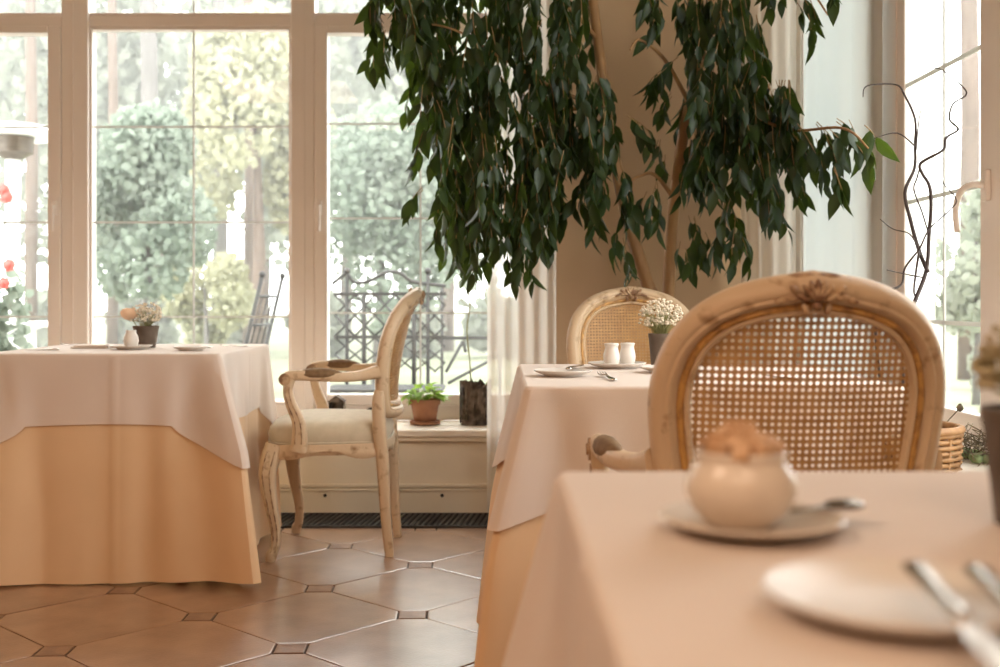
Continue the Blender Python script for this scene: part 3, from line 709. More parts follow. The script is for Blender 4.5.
cutlery('table_fork', .262, .565, math.radians(172), 'steel fork beside the knife on the large white plate', z=TZ+.014, L=.18, tilt=math.radians(-4), group='steel forks')
flower_pot(.424, .895, TZ, .092, .040, .030, 'dark pot of dried olive blossom on the sugar bowl table', 21, .045, 220, blossom_r=.0045, mt='olive')

# ------------------------------------------------------------------ window sill plants
t = empty('potted_herb', (*at(425, 424, 5.03).to_2d(), WZ0), label='terracotta pot of bright green leaves on the window sill', cat='potted plant')
sc_ = MB().lathe([(.002,0),(.056,0),(.066,.004),(.070,.018),(.066,.019),(.060,.008),(.002,.006)], n=28).build('pot_saucer', M['terracotta'], t, auto=50)
pot = MB().lathe([(.002,.007),(.046,.007),(.048,.009),(.062,.088),(.068,.089),(.0695,.113),(.063,.114),(.058,.100),(.002,.098)], n=28).build('pot', M['terracotta'], t, auto=50)
MB().lathe([(.002,.096),(.058,.099),(.03,.104),(.002,.106)], n=20).build('soil', M['soil'], pot)
rr = random.Random(5); lm = None
def leafmesh(name, L_, W_, mt, droop=.2, fold=.25):
    m = MB(); prof = [(0,.04),(.12,.55),(.32,1.0),(.55,.92),(.78,.5),(.92,.16),(1,.0)]
    rows = []
    for u, w in prof:
        z = -droop*L_*u*u; rows.append([(-W_/2*w, L_*u, z+fold*W_*w*.5), (0, L_*u, z), (W_/2*w, L_*u, z+fold*W_*w*.5)])
    m.quadgrid(rows); return m.mesh(name, mt)
hl = leafmesh('leaf', .05, .034, M['basil'], .3)
for i in range(75):
    a = rr.uniform(0, 2*PI); r_ = .085*math.sqrt(rr.random()); z = .11+rr.uniform(0, .08)*(1-r_/.13)
    o = bpy.data.objects.new('leaf', hl); col.objects.link(o); o.parent = t; o.location = (r_*math.cos(a)*.9, r_*math.sin(a)*.8, z); s_ = rr.uniform(.6, 1.15); o.scale = (s_, s_, s_)
    o.rotation_euler = (rr.uniform(-.5, .7), rr.uniform(-.4, .4), a-PI/2+rr.uniform(-.6, .6))
m = MB()
for i in range(14):
    a = i*.45; m.tube([(0,0,.1), (.06*math.cos(a), .05*math.sin(a), .15)], .0015, 4)
m.build('stems', M['gypstem'], t)
t = empty('bark_planter', (*at(475.5, 424, 5.03).to_2d(), WZ0), label='planter clad in rough tree bark with one bare climbing stem', cat='potted plant')
m = MB(); rows = []
rr = random.Random(8)
for i in range(9):
    rows.append([((.060+.007*rr.random())*math.cos(2*PI*k/40), (.060+.007*rr.random())*math.sin(2*PI*k/40), (.185*i/8)+(0 if i < 8 else rr.uniform(-.012, .016))) for k in range(40)])
b = m.quadgrid(rows, closed_u=True); m.f.append(tuple(b+k for k in reversed(range(40)))); m.build('bark_sleeve', M['birch'], t, False)
for k in range(18):                                        # loose bark strips
    a = 2*PI*k/18+rr.uniform(-.1, .1); w = rr.uniform(.007, .012); z0 = rr.uniform(0, .05); z1 = rr.uniform(.15, .205); r_ = .064
    m = MB(); q = [(a-w/r_, z0), (a+w/r_, z0+.01), (a+w/r_*.8, z1), (a-w/r_*.7, z1-.01)]
    m.add([((r_+d_)*math.cos(aa), (r_+d_)*math.sin(aa), z) and ((r_+d_)*math.cos(aa), (r_+d_)*math.sin(aa), z) for d_ in (0, .007) for aa, z in q], [(3,2,1,0),(4,5,6,7),(0,1,5,4),(1,2,6,5),(2,3,7,6),(3,0,4,7)]); m.build('bark_strip', M['birch'], t, False)
MB().lathe([(.002,.165),(.056,.168),(.03,.174),(.002,.176)], n=20).build('soil', M['soil'], t)
b0 = at(475.5, 424, 5.03); b0.z = WZ0
def rel(px, py, d=5.03): return at(px, py, d)-b0
MB().tube(spline([(-.02, 0, .17), rel(470, 365), rel(467, 330), rel(470, 305), rel(468, 282), rel(472, 255)], 5), .0032, 6).build('stem', M['gypstem'], t)
MB().tube(spline([rel(468, 306), rel(461, 300), rel(459, 285), rel(462, 262)], 5), .0016, 5).build('tendril', M['gypstem'], t)
MB().tube(spline([rel(494, 308), rel(487, 304), rel(485, 292), rel(489, 275), rel(478, 258)], 5), .0016, 5).build('tendril', M['gypstem'], t)
p = at(371, 421, 5.06)
t = empty('clay_pot', (p.x, p.y, WZ0), label='small round clay pot of dark soil on the sill behind the chair arm', cat='pot')
MB().lathe([(.002,0),(.022,0),(.030,.015),(.036,.040),(.033,.055),(.036,.062),(.031,.062),(.028,.052),(.002,.050)], n=22).build('pot', M['terracotta'], t)
MB().lathe([(.002,.048),(.029,.052),(.018,.068),(.002,.074)], n=14).build('soil', M['soil'], t)
p = at(337, 421, 5.06)
t = empty('wooden_lantern', (p.x, p.y, WZ0), label='small rustic wooden box with a log end on the window sill', cat='box')
for a, b in (((-.034,-.03,0),(-.028,.03,.10)),((.028,-.03,0),(.034,.03,.10)),((-.028,.024,0),(.028,.03,.10)),((-.028,-.03,0),(.028,.024,.006))): MB().box(a, b).build('board', M['birch'], t, False, .001)
MB().tube([(0,-.031,.032),(0,.02,.032)], .025, 16).build('log', M['bark'], t, auto=40)
MB().add([(-.04,-.033,.1),(.04,-.033,.1),(.04,.033,.1),(-.04,.033,.1),(0,-.033,.13),(0,.033,.13)], [(0,1,4),(2,3,5),(1,2,5,4),(3,0,4,5),(3,2,1,0)]).build('roof', M['birch'], t, False)
p = at(277, 420, 5.05)
m = MB().lathe([(.002,0),(.04,0),(.055,.012),(.06,.022),(.055,.022),(.04,.008),(.002,.006)], n=24)
tag(m.build('clay_dish', M['terracotta'], None, loc=(p.x, p.y, WZ0), auto=50), 'empty shallow clay dish on the window sill by the table drape', 'dish')

# ------------------------------------------------------------------ ficus tree
fx = at(660, 290, 4.42)
tree = empty('ficus_tree', (fx.x, fx.y, 0), label='tall weeping fig tree with hanging dark leaves in the corner', cat='tree')
T0 = Vector((fx.x, fx.y, 0))
pot = MB().lathe([(.01,0),(.15,0),(.155,.01),(.19,.30),(.20,.31),(.205,.36),(.19,.365),(.18,.33),(.01,.325)], n=36).build('planter', M['terracotta'], tree, auto=50)
MB().lathe([(.01,.32),(.18,.328),(.1,.34),(.01,.345)], n=24).build('soil', M['soil'], pot)
def rt(px, py, d):
    if px > 560: d = min(d, 1.07*F/(px-500))       # keep clear of the right wall
    return at(px, py, d)-T0
def limb(name, pts, r0, r1, n=8, par=None):
    q = spline(pts, 6); k = len(q)
    return MB().tube(q, [r0+(r1-r0)*i/(k-1) for i in range(k)], n).build(name, M['bark'], par or tree)
tr1 = limb('trunk', [(.0, .0, .32), rt(662, 330, 4.42), rt(647, 282, 4.40), rt(630, 228, 4.38), rt(618, 175, 4.36), rt(606, 105, 4.34), rt(598, 40, 4.32), rt(585, -50, 4.28), rt(560, -150, 4.2)], .030, .016)
tr2 = limb('trunk', [(.03, .03, .32), rt(667, 330, 4.46), rt(669, 280, 4.46), rt(672, 225, 4.46), rt(678, 170, 4.44), rt(686, 120, 4.42), rt(697, 70, 4.40), rt(706, 25, 4.38), rt(712, -20, 4.36), rt(716, -150, 4.3)], .028, .015)
for pts in ([rt(603, 112, 4.34), rt(580, 100, 4.30), rt(548, 85, 4.22), rt(505, 60, 4.12), rt(455, 30, 4.05), rt(410, 22, 4.0)],
            [rt(598, 40, 4.32), rt(560, 0, 4.2), rt(500, -30, 4.1), rt(430, -30, 4.0)],
            [rt(585, -50, 4.28), rt(520, -70, 4.3), rt(450, -70, 4.35), rt(390, -40, 4.3)],
            [rt(590, 105, 4.3), rt(560, 112, 4.35), rt(520, 120, 4.4), rt(480, 125, 4.45)],
            [rt(686, 120, 4.42), rt(720, 100, 4.3), rt(745, 112, 4.2), rt(790, 130, 4.1), rt(842, 128, 4.02), rt(868, 148, 3.98)],
            [rt(700, 60, 4.40), rt(730, 40, 4.3), rt(755, 60, 4.2), rt(770, 90, 4.12)],
            [rt(712, -20, 4.36), rt(750, -40, 4.25), rt(800, -20, 4.15), rt(828, 15, 4.1)],
            [rt(675, 200, 4.46), rt(655, 175, 4.4), rt(640, 176, 4.35), rt(628, 185, 4.3), rt(626, 205, 4.28)],
            [rt(690, 105, 4.42), rt(665, 60, 4.3), rt(640, 40, 4.2), rt(630, 50, 4.15)],
            [rt(706, 20, 4.38), rt(680, -10, 4.3), rt(650, -20, 4.2)]):
    limb('branch', pts, .0095, .003, 6)
LEAVES = []; TW = MB()
rr = random.Random(12)
def branchlet(start, length, lean=(0,0,0), dens=.026, size=1.0):
    p = Vector(start); d = Vector((rr.uniform(-.3,.3), rr.uniform(-.4,.3), -.6))+Vector(lean); d.normalize()
    n = max(2, int(length/dens)); pts = [p.copy()]; side = 1; roll = rr.uniform(0, 2*PI)
    for i in range(n):
        d = (d+Vector((rr.uniform(-.12,.12), rr.uniform(-.12,.12), -.16))).normalized(); p = p+d*dens; pts.append(p.copy())
        side = -side
        sd = Vector((math.cos(roll+i*.35)*side, math.sin(roll+i*.35)*side, 0))
        ax = (Vector((0,0,-1))*rr.uniform(.65, 1.1)+sd*rr.uniform(.25,.8)+d*.5).normalized()
        LEAVES.append((p.copy(), ax, rr.uniform(0, 2*PI), size*rr.uniform(.72, 1.12)))
    TW.tube(pts, [.0016]*(len(pts)-1)+[.0008], 4, cap=False)
def interp(tab, x):
    if x <= tab[0][0]: return tab[0][1]
    for (a, b), (c, d) in zip(tab, tab[1:]):
        if x <= c: return b+(d-b)*(x-a)/(c-a)
    return tab[-1][1]
botL = [(374,35),(384,55),(396,70),(408,98),(420,115),(430,160),(438,205),(446,250),(452,288),(475,292),(500,288),(522,300),(538,272),(550,258),(562,225),(575,180),(592,140)]
for i in range(250):
    x = rr.uniform(378, 580)
    if (x < 400 and rr.random() < .35) or (x > 548 and rr.random() < .5): continue
    bo = interp(botL, x); ln = rr.uniform(60, 130); e = bo-rr.random()**1.6*(bo+40); s_ = max(e-ln, -90)
    d = rr.uniform(3.85, 4.6); pxm = d/F
    branchlet(rt(x, s_, d), max(.06, (e-s_-12)*pxm))
botR = [(688,190),(700,225),(715,205),(735,215),(750,175),(760,225),(775,170),(790,165)]
for i in range(95):
    x = rr.uniform(690, 790); bo = interp(botR, x); top = 10 if x < 765 else 105; top = top if x < 740 else max(top, 40)
    e = bo-rr.random()**1.3*(bo-top-30); ln = rr.uniform(45, 95); s_ = max(e-ln, top-25); d = rr.uniform(4.0, 4.45)
    branchlet(rt(x, s_, d), max(.05, (e-s_-12)*d/F))
def strand(x, y, L_, d=4.2, lean=(0,0,0), n=1, jx=8, jy=10, dj=.15):
    for k in range(n): branchlet(rt(x+rr.uniform(-jx,jx), y+rr.uniform(-jy,jy), d+rr.uniform(-dj,dj)), L_*d/F, lean)
for a in ((560,60,70,4.2,(0,0,0),6), (575,110,60,4.2,(0,0,0),4), (598,70,70,4.2,(0,0,0),6), (606,120,50,4.22,(0,0,0),4), (596,150,50,4.2,(0,0,0),4), (590,170,50,4.2,(0,0,0),3), (618,170,45,4.2,(.2,0,0),3),
          (632,112,28,4.2,(.7,0,.3),2), (640,120,25,4.2,(.4,0,0),1), (600,205,26,4.25,(-.3,0,0),3), (620,200,24,4.25,(0,0,0),2), (622,235,38,4.28,(0,0,0),3,5), (655,185,50,4.3,(0,0,0),2,4), (650,200,30,4.3,(0,0,0),1),
          (690,225,45,4.3,(.25,0,0),3,5), (684,245,20,4.3,(-.2,0,0),2), (700,240,35,4.3,(.2,0,0),2), (727,195,55,4.25,(0,0,0),3,4), (733,215,50,4.25,(0,0,0),2,3),
          (665,75,25,4.3,(-.6,0,.2),2), (672,60,30,4.3,(-.5,0,.2),2), (650,15,12,4.25,(-.3,0,0),3), (655,-15,30,4.2,(0,0,0),5,14), (690,-10,40,4.3,(0,0,0),6,18), (725,0,40,4.3,(0,0,0),6,14),
          (670,100,25,4.35,(-.4,0,0),2), (660,130,20,4.35,(-.4,0,0),2), (668,150,20,4.35,(-.2,0,0),1), (695,130,50,4.3,(.1,0,0),5),
          (765,-30,35,4.2,(.2,0,0),3), (800,-10,18,4.1,(.5,0,0),2), (812,5,28,4.1,(.35,0,0),2,4), (828,-25,28,4.1,(0,0,0),2,4), (785,-25,25,4.1,(.2,0,0),2),
          (780,125,45,4.08,(.5,0,0),2,10), (800,128,40,4.05,(.5,0,0),3,8), (815,130,45,4.05,(.5,0,0),3,6), (838,124,24,4.02,(.7,0,0),2,3), (850,126,30,4.0,(.8,0,0),2,3), (770,140,60,4.1,(.3,0,0),5,12), (835,165,26,4.02,(.1,0,0),2,4), (760,160,70,4.1,(.25,0,0),4,8),
          (800,134,40,4.02,(.4,0,0),1,8), (822,132,25,4.0,(.4,0,0),2,6), (790,150,35,4.05,(.3,0,0),1,8), (862,134,14,3.98,(.9,0,0),2,3), (372,-10,40,4.2,(-.1,0,0),4,6), (380,20,40,4.2,(-.1,0,0),3,6), (375,45,18,4.2,(-.3,0,0),2,4), (425,180,22,4.1,(-.7,0,.1),2,4)):
    strand(*a)
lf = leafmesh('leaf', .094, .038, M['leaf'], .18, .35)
def lmat(p, ax, roll, s_):
    y = ax; x_ = y.orthogonal().normalized(); z = x_.cross(y)
    m3 = Matrix((x_, y, z)).transposed() @ Matrix.Rotation(roll, 3, 'Y')
    return Matrix.Translation(p) @ m3.to_4x4() @ Matrix.Diagonal((s_, s_, s_, 1))
def seen(p):
    q = p+T0; u = 500+q.x*F/q.y; v = HOR-(q.z-EYE)*F/q.y; return 0 < u < 1000 and 0 < v < 667
order = sorted(range(len(LEAVES)), key=lambda k: (not seen(LEAVES[k][0]), LEAVES[k][0].y-.8*LEAVES[k][3]))
big = set(order[:300]); rest = MB()
lv = [Vector(v.co) for v in lf.vertices]; lfc = [tuple(p_.vertices) for p_ in lf.polygons]
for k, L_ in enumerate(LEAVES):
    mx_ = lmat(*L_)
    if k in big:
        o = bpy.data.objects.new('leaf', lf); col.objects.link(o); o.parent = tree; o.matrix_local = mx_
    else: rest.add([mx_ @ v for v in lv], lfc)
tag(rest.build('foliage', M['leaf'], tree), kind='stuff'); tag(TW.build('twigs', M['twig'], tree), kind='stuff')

# ------------------------------------------------------------------ side window corner: willow, basket, dried arrangement
bx, by, BD = (912-500)*2.75/F, 2.75, 2.75
bk = empty('wicker_basket', (bx, by, 0), label='tall brown wicker basket on the floor by the side window', cat='basket')
m = MB()
for i in range(44):
    z = .01+.0138*i; r_ = .085+.025*i/43; m.tube([(r_*math.cos(a)+.003*math.cos(a)*(1 if (k+i) % 2 else -1), r_*math.sin(a)+.003*math.sin(a)*(1 if (k+i) % 2 else -1), z) for k, a in enumerate([2*PI*j/24 for j in range(25)])], .006, 5, cap=False)
tag(m.build('weave', M['wicker'], bk), kind='stuff')
for k in range(12): a = 2*PI*k/12; MB().tube([(.084*math.cos(a), .084*math.sin(a), 0), (.111*math.cos(a), .111*math.sin(a), .615)], .004, 5).build('stake', M['wicker'], bk)
MB().tube([(.112*math.cos(2*PI*j/28), .112*math.sin(2*PI*j/28), .615) for j in range(29)], .010, 8, cap=False).build('rim', M['wicker'], bk)
MB().lathe([(.005,0),(.083,0),(.083,.012),(.005,.012)], n=24).build('base', M['wicker'], bk)
W = [([(905,470),(903,420),(904,370),(911,314),(926,272),(929,235),(931,206),(929.5,186),(922,173),(921,163),(943,150),(946,138),(957,131),(957,127),(949.5,119),(953,104),(966,95),(962,86),(942,70),(931,68)], .0062, .0012, 0),
     ([(928,272),(919.5,252),(911,222),(905,192.5),(914.6,168),(915,145),(915,119),(904.5,95),(895.5,84.5),(867,86),(863,97)], .0055, .0012, .06),
     ([(915,146),(897,133),(874,138.5)], .002, .001, .06), ([(916,150),(919,120),(922.5,104)], .002, .001, .05),
     ([(896,475),(886,420),(876,340),(880,298),(901,285),(905,268),(919.5,248.6),(929.5,229),(951,209),(956,199),(942.6,182.6),(937.7,174)], .0042, .001, -.05),
     ([(880,219),(893,229),(909.7,234),(919,250)], .001, .002, -.03), ([(926,278),(909.7,275),(886.6,270)], .002, .001, .02),
     ([(921,163),(917,178),(914,190),(922,212),(929,235)], .002, .002, .04), ([(919,252),(916,272),(914,292),(918,300)], .0035, .002, .02)]
wl = empty('willow_branches', (bx, by, 0), label='dark twisted curly willow branches standing in the wicker basket', cat='branches')
O = Vector((bx, by, 0))
for pts, r0, r1, dj in W:
    n = len(pts); q = spline([at(x, y, BD+dj*min(1, i/4)+.012*math.sin(i*1.7))-O for i, (x, y) in enumerate(pts)], 5)
    MB().tube(q, [r0+(r1-r0)*i/(len(q)-1) for i in range(len(q))], 6).build('willow_branch', M['willow'], wl)
MB().tube(spline([at(905, 470, BD)-O, (-.01, 0, .35), (0, 0, .014)], 4), .0065, 6).build('willow_branch', M['willow'], wl)
MB().tube(spline([at(896, 475, BD)-O, (.01, .01, .35), (.01, .01, .014)], 4), .005, 6).build('willow_branch', M['willow'], wl)

# dried arrangement on the side sill
cx_, cy_ = X1-.075, 2.62
cup = empty('wire_basket', (cx_, cy_, SZ0), label='dark wire cup of dried red flowers on the side window sill', cat='basket')
for k in range(12): a = 2*PI*k/12; MB().tube([(.032*math.cos(a), .032*math.sin(a), .002), (.036*math.cos(a), .036*math.sin(a), .06), (.046*math.cos(a), .046*math.sin(a), .12)], .002, 5).build('wire', M['iron'], cup)
for r_, z in ((.032,.003),(.036,.06),(.047,.12)): MB().tube([(r_*math.cos(2*PI*j/20), r_*math.sin(2*PI*j/20), z) for j in range(21)], .003, 6, cap=False).build('wire_ring', M['iron'], cup)
MB().lathe([(.002,.001),(.03,.001),(.03,.004),(.002,.004)], n=16).build('base', M['iron'], cup)
m = MB(); rr = random.Random(4)
for i in range(50):
    a = rr.uniform(0, 2*PI); r_ = .034*math.sqrt(rr.random()); m.ell((r_*math.cos(a), r_*math.sin(a), rr.uniform(.02, .115)), (.008,.008,.007), 6, 4)
tag(m.build('dried_flowers', M['dried_red'], cup), kind='stuff')
tw = empty('twig_bundle', (X1-.062, 2.84, SZ0), label='tangle of dry grey twigs and moss on the side window sill', cat='twigs')
m = MB()
for i in range(90):
    p0 = Vector((rr.uniform(-.03,.05), rr.uniform(-.10,.10), rr.uniform(.003,.05))); d = Vector((rr.uniform(-1,1), rr.uniform(-1,1), rr.uniform(-.1,.5)))*.06
    p2 = p0+d*1.4+Vector((0,0,.01)); p2.x = max(min(p2.x, .055), -.05); m.tube([p0, p0+d*.7+Vector((rr.uniform(-.01,.01), 0, .012)), p2], .0013, 4)
tag(m.build('twigs', M['dried'], tw), kind='stuff')
m = MB()
for i in range(10): m.ell((rr.uniform(-.02,.03), rr.uniform(-.10,.10), .012), (rr.uniform(.015,.03), rr.uniform(.015,.03), .013), 8, 5)
tag(m.build('moss', M['moss'], tw), kind='stuff')
q = at(960, 408, 2.97)
po = empty('poppy_stem', (X1-.06, 3.07, SZ0), label='single dried poppy seed head leaning above the twig bundle', cat='dried flower')
oo = Vector((X1-.06, 3.07, SZ0)); hh = q-oo
MB().tube(spline([(0,0,.01), (hh.x*.3, hh.y*.2, hh.z*.5), hh], 5), .0016, 5).build('stem', M['dried'], po)
MB().lathe([(.001,-.010),(.007,-.007),(.0095,0),(.007,.007),(.003,.009),(.006,.011),(.001,.012)], tuple(hh), 12).build('seed_head', M['dried'], po)

# ------------------------------------------------------------------ garden outside
st(MB().box((-60, 5.33, -.35), (60, 90, -.30)).build('ground', M['lawn'], smooth=False))
st(MB().box((X1+.22, -20, -.35), (60, 5.33, -.30)).build('ground_side', M['lawn'], smooth=False))
st(MB().box((-9, 5.33, -.30), (4, 10.8, -.04)).build('terrace', M['terrace'], smooth=False))
hs = empty('house_wing', (2.4, 8.4, -.04), label='white rendered wing of the house outside the side window', cat='building')
MB().box((-.85, 0, 0), (.80, 2.2, 3.6)).build('wall', M['house'], hs, False)
MB().box((-.95, -.12, 3.6), (.9, 2.3, 3.72)).build('eaves', M['white_paint'], hs, False)
MB().box((.74, -.03, 0), (.82, 0, 3.6)).build('downpipe', M['white_paint'], hs, False)
GZ = -.04
def iron_chair(x, y, rz, label):
    t = empty('iron_chair', (x, y, GZ), rz, label=label, cat='chair', group='wrought iron garden chairs')
    for s in (-1, 1):
        MB().tube([(s*.18, -.16, 0), (s*.19, -.18, .45), (s*.19, -.34, 1.10)], .013, 6).build('back_post', M['iron'], t)
        MB().ell((s*.19, -.342, 1.115), (.022,.022,.022), 8, 6).build('finial', M['iron'], t)
        MB().tube([(s*.20, .22, 0), (s*.19, .20, .45)], .012, 6).build('leg', M['iron'], t)
    for z in (.62, .80, .98): MB().tube([(-.19, -.18-.245*(z-.45)-.0, z), (.19, -.18-.245*(z-.45), z)], .010, 6).build('back_rail', M['iron'], t)
    for k in range(6): MB().box((-.20, -.18+.07*k, .44), (.20, -.13+.07*k, .458)).build('seat_slat', M['iron'], t, False)
    for k in range(3): MB().tube([(-.1+.1*k, -.22, .62), (-.1+.1*k, -.31, .98)], .006, 5).build('back_rod', M['iron'], t)
    return t
p = at(221, 298, 7.2); iron_chair(p.x, p.y, math.radians(82), 'wrought iron garden chair seen edge-on beyond the middle window')
p = at(8, 298, 6.6); iron_chair(p.x-.05, p.y, math.radians(-70), 'wrought iron garden chair beside the round white garden table')
# wrought iron bench with lattice back
bn = empty('iron_bench', (at(390, 298, 7.0).x, 7.0, GZ), label='wrought iron garden bench with criss-cross lattice back', cat='bench')
BW = .58
zz = lambda py: EYE-(py-HOR)*7.0/F-GZ
xx = lambda px: (px-390)*7.0/F
for px in (347, 428):
    MB().tube([(xx(px), 0, 0), (xx(px), 0, zz(274))], .012, 6).build('post', M['iron'], bn); MB().ell((xx(px), 0, zz(271)), (.022,.022,.022), 8, 6).build('finial', M['iron'], bn)
    MB().tube([(xx(px), -.42, 0), (xx(px), -.42, .42)], .012, 6).build('leg', M['iron'], bn)
for px in (364, 414): MB().tube([(xx(px), 0, .3), (xx(px), 0, zz(294))], .014, 6).build('post', M['iron'], bn)
MB().tube(spline([(xx(a), 0, zz(b)) for a, b in ((332,284),(340,278),(347,274),(354,282),(366,282),(377,277),(387,272),(400,273),(411,281),(428,284),(446,286))], 5), .011, 6).build('top_rail', M['iron'], bn)
for py in (294, 337): MB().box((xx(334), -.012, zz(py)-.010), (xx(446), .012, zz(py)+.010)).build('back_rail', M['iron'], bn, False)
for k in range(-3, 9):
    a = xx(334+k*20)
    for s in (1, -1):
        x0, z0, x1, z1 = a, (zz(337) if s > 0 else zz(294)), a+xx(390+42), (zz(294) if s > 0 else zz(337))
        lo_, hi_ = xx(335), xx(445)
        f0 = max(0, (lo_-x0)/(x1-x0)); f1 = min(1, (hi_-x0)/(x1-x0))
        if f1-f0 < .1: continue
        MB().tube([(x0+(x1-x0)*f0, .004*s, z0+(z1-z0)*f0), (x0+(x1-x0)*f1, .004*s, z0+(z1-z0)*f1)], .0075, 5).build('lattice_bar', M['iron'], bn)
        g0 = zz(372); q0 = (zz(337) if s < 0 else g0); q1 = (g0 if s < 0 else zz(337))
        MB().tube([(x0+(x1-x0)*f0, .004*s, q0+(q1-q0)*f0), (x0+(x1-x0)*f1, .004*s, q0+(q1-q0)*f1)], .006, 5).build('lattice_bar', M['iron'], bn)
for k in range(6): MB().box((xx(334), -.44+.075*k, .42), (xx(446), -.39+.075*k, .437)).build('seat_slat', M['iron'], bn, False)
# iron rail with raking braces
rl = empty('iron_railing', (at(470, 298, 7.6).x, 7.6, GZ), label='thin iron railing with raking braces at the terrace edge', cat='railing')
rz_ = lambda py: EYE-(py-HOR)*7.6/F-GZ
rx = lambda px: (px-470)*7.6/F
for px in (442, 500): MB().tube([(rx(px), 0, 0), (rx(px), 0, rz_(288))], .010, 6).build('post', M['iron'], rl)
MB().box((rx(436), -.012, rz_(338)-.012), (rx(560), .012, rz_(338)+.012)).build('rail', M['iron'], rl, False)
for a, b in (((448,383),(496,357)), ((446,372),(463,341)), ((463,341),(466,352))): MB().tube([(rx(a[0]), -.02, rz_(a[1])), (rx(b[0]), -.02, rz_(b[1]))], .011, 6).build('brace', M['iron'], rl)
# patio heater, white table, red flowers
p = at(13, 298, 8.0)
ht = empty('patio_heater', (p.x, 8.0, GZ), label='steel patio heater with wide white reflector outside the window', cat='heater')
hz_ = lambda py: EYE-(py-HOR)*8.0/F-GZ
MB().lathe([(.01,0),(.24,0),(.25,.04),(.22,.42),(.10,.50),(.01,.5)], n=24).build('base', M['white_paint'], ht)
MB().tube([(0,0,.45),(0,0,hz_(215))], .045, 12).build('pole', M['white_paint'], ht)
MB().tube([(0,0,hz_(215)),(0,0,hz_(158))], .05, 14).build('burner', M['white_paint'], ht)
MB().lathe([(.02,hz_(162)),(.10,hz_(156)),(.135,hz_(153)),(.14,hz_(137)),(.02,hz_(136))], n=28).build('emitter_drum', M['heater'], ht, auto=40)
MB().lathe([(.02,hz_(137)),(.40,hz_(136)),(.41,hz_(134.5)),(.25,hz_(127)),(.02,hz_(122))], n=36).build('reflector', M['white_paint'], ht, auto=40)
p = at(30, 298, 8.6)
wt = empty('garden_table', (p.x, 8.6, GZ), label='round white garden table outside behind the heater', cat='table')
MB().lathe([(.01,.755),(.33,.755),(.34,.765),(.34,.785),(.01,.79)], n=36).build('tabletop', M['white_paint'], wt, auto=40)
MB().lathe([(.01,0),(.22,0),(.2,.03),(.05,.06),(.045,.73),(.12,.755),(.01,.756)], n=20).build('pedestal', M['white_paint'], wt)
rr = random.Random(31)
def crown(rx_, ry_, rz2, n, size, seed, shell=.45, lumps=9):
    q = random.Random(seed); m = MB(); cs_ = []
    for i in range(lumps):
        u = q.uniform(-.9, .95); a = q.uniform(0, 2*PI); s_ = math.sqrt(1-u*u); cs_.append((Vector((s_*math.cos(a)*.6, s_*math.sin(a)*.6, u*.62)), q.uniform(.3, .5)))
    for i in range(n):
        c_, r_ = q.choice(cs_); v = Vector((q.gauss(0,1), q.gauss(0,1), q.gauss(0,1))).normalized()*(r_*(shell+(1-shell)*q.random()**.5))
        p_ = c_+v; P_ = Vector((p_.x*rx_, p_.y*ry_, p_.z*rz2)); e = Euler((q.uniform(0,6), q.uniform(0,6), q.uniform(0,6))).to_matrix(); s_ = size*q.uniform(.6, 1.3)
        m.add([P_+e @ Vector(w) for w in ((-s_*.5,-s_*.2,0),(0,-s_*.5,0),(s_*.5,-s_*.1,0),(s_*.15,s_*.55,0),(-s_*.3,s_*.4,0))], [(0,1,2,3,4)])
    return m
fb = empty('red_flower_bush', (at(-6, 298, 7.4).x, 7.4, GZ), label='leafy bush with red blooms at the left edge of the garden window', cat='bush')
tag(crown(.22,.22,.9,700,.07,3).build('foliage', M['bush'], fb, False, loc=(0,0,1.0)), kind='stuff')
MB().tube([(0,0,0),(0,0,.9)], .02, 6).build('stem', M['trunk'], fb)
for px, py in ((6,197),(3,190),(8,265),(3,283)):
    c_ = at(px, py, 7.15); ro = empty('bloom', c_-Vector(fb.location)); ro.parent = fb
    MB().ell((0,0,0), (.022,.016,.022), 8, 5).build('petal', M['red'], ro)
    for k in range(7): a = k*.9; MB().ell((.024*math.cos(a), .012, .024*math.sin(a)), (.018,.014,.018), 8, 5).build('petal', M['red'], ro)
def garden_tree(name, label, px, d, ztop, zbot, rx_, mt, tmt, seed, n, size, trunk_r=.08, group=None, me=None, lumps=9):
    c_ = at(px, 298, d); z0 = -.30; t = empty(name, (c_.x, d, z0), label=label, cat='tree', group=group)
    h_ = (ztop-zbot)/2; zc = (ztop+zbot)/2-z0
    tag(crown(rx_, rx_, h_, n, size, seed, lumps=lumps).build('crown', M[mt], t, False, loc=(0,0,zc)), kind='stuff')
    MB().tube([(0,0,0),(trunk_r*.6,0,zc*.5),(0,0,zc+h_*.3)], [trunk_r*1.3,trunk_r,trunk_r*.4], 8).build('trunk', M[tmt], t)
    return t
garden_tree('garden_tree', 'rounded blue green shrub tree standing on the lawn', 146, 13, 3.2, .75, .95, 'bush', 'trunk', 2, 9000, .085, .06, lumps=14)
garden_tree('garden_tree', 'autumn yellow tree behind the rounded shrub', 256, 19, 5.9, 1.4, 1.35, 'yellow_tree', 'trunk_brown', 4, 9000, .12, .10, lumps=14)
garden_tree('garden_tree', 'bushy blue green tree behind the iron bench', 378, 16, 4.2, .2, 1.25, 'bush', 'trunk', 6, 9000, .10, .08, lumps=14)
garden_tree('garden_tree', 'low pale yellow shrub below the autumn tree', 205, 16, 1.7, -.1, .75, 'yellow_tree', 'trunk', 9, 3600, .08, .04)
garden_tree('garden_tree', 'slim pale tree seen through the side window', 976, 13, 2.5, .2, .55, 'pale_tree', 'trunk', 13, 900, .13, .04)
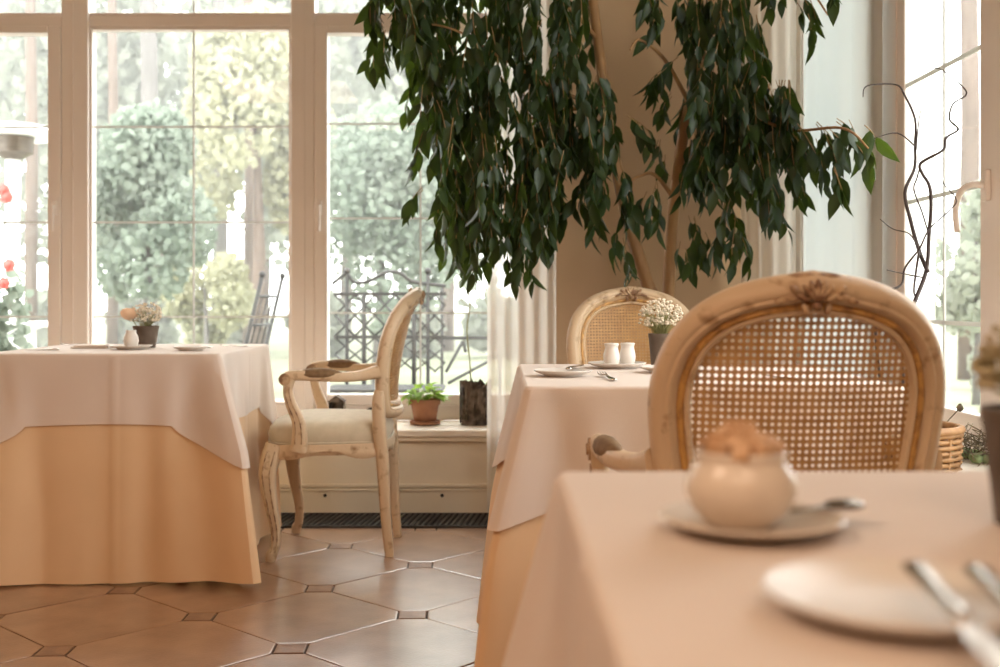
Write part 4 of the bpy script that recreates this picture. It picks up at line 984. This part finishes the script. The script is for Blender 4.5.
# woodland backdrop
for i, (px, d, r_, zt_, zb_, mt) in enumerate(((-110,26,2.1,11,0,'pale_tree'),(75,26,2.1,11,1,'pale_tree'),(260,26,2.1,11.5,1,'pale_tree'),(445,26,2.1,11,.5,'pale_tree'),(-20,33,2.6,12,1,'pale_tree'),(160,33,2.6,13,1,'pale_tree'),(345,33,2.6,12,1,'pale_tree'),(530,33,2.6,12,1,'pale_tree'))):
    garden_tree('woodland_tree', 'tall pale tree in the woodland behind the garden', px, d, zt_, zb_, r_, mt, 'trunk_brown', 20+i, 6500, .23, .16, 'woodland trees', lumps=20)
for px, d, r_, mt, lb in ((148,20.4,.16,'trunk','grey pine trunk rising behind the rounded shrub tree'),(219,20.9,.13,'trunk','grey pine trunk beside the autumn yellow tree'),(248,22.0,.10,'trunk_brown','brown pine trunk behind the autumn yellow tree'),
                          (112,21.8,.10,'trunk_brown','slender brown pine trunk next to the rounded shrub tree'),(30,21,.11,'trunk_brown','brown pine trunk behind the patio heater'),(968,17,.14,'trunk_brown','brown pine trunk seen through the side window')):
    c_ = at(px, 298, d); t = empty('pine_tree', (c_.x, d, -.30), label=lb, cat='tree', group='pine trunks beyond the lawn')
    MB().tube([(0,0,0),(.04,0,4),(-.03,0,9),(0,0,13)], [r_*1.15,r_,r_*.8,r_*.4], 10).build('trunk', M[mt], t)
    tag(crown(.5,.5,1.6,400,.2,int(px)).build('crown', M['pale_tree'], t, False, loc=(0,0,12.6)), kind='stuff')
for i, (px, d, r_) in enumerate(((50,23.1,.75),(140,23.1,.75),(230,23.1,.75),(320,23.1,.75),(410,23.1,.75),(500,23.1,.75),(1010,15,.8))):
    c_ = at(px, 298, d); t = empty('hedge_shrub', (c_.x, d, -.30), label='low pale shrub along the far edge of the lawn' if px < 900 else 'low pale shrub outside the side window', cat='shrub', group='shrubs along the lawn edge')
    tag(crown(r_,r_*.7,.8,900,.2,50+i,lumps=12).build('foliage', M['pale_tree'], t, False, loc=(0,0,.62)), kind='stuff')
    MB().tube([(0,0,0),(0,0,.5)], .05, 6).build('stem', M['trunk'], t)

# added scattering volume that veils the garden with an overexposed glare
hm = bpy.data.materials.new('thin_glare_veil'); hm.use_nodes = True
hm.node_tree.nodes.remove(hm.node_tree.nodes['Principled BSDF'])
vs = hm.node_tree.nodes.new('ShaderNodeVolumeScatter'); vs.inputs['Color'].default_value = (.97,.98,.98,1); vs.inputs['Density'].default_value = .011; vs.inputs['Anisotropy'].default_value = .2
hm.node_tree.links.new(vs.outputs[0], hm.node_tree.nodes['Material Output'].inputs['Volume'])
tag(MB().box((-30, 8.9, -.29), (30, 60, 16)).build('glare_veil', hm, smooth=False), 'thin pale veil added over the garden trees for an overexposed glare', kind='structure')
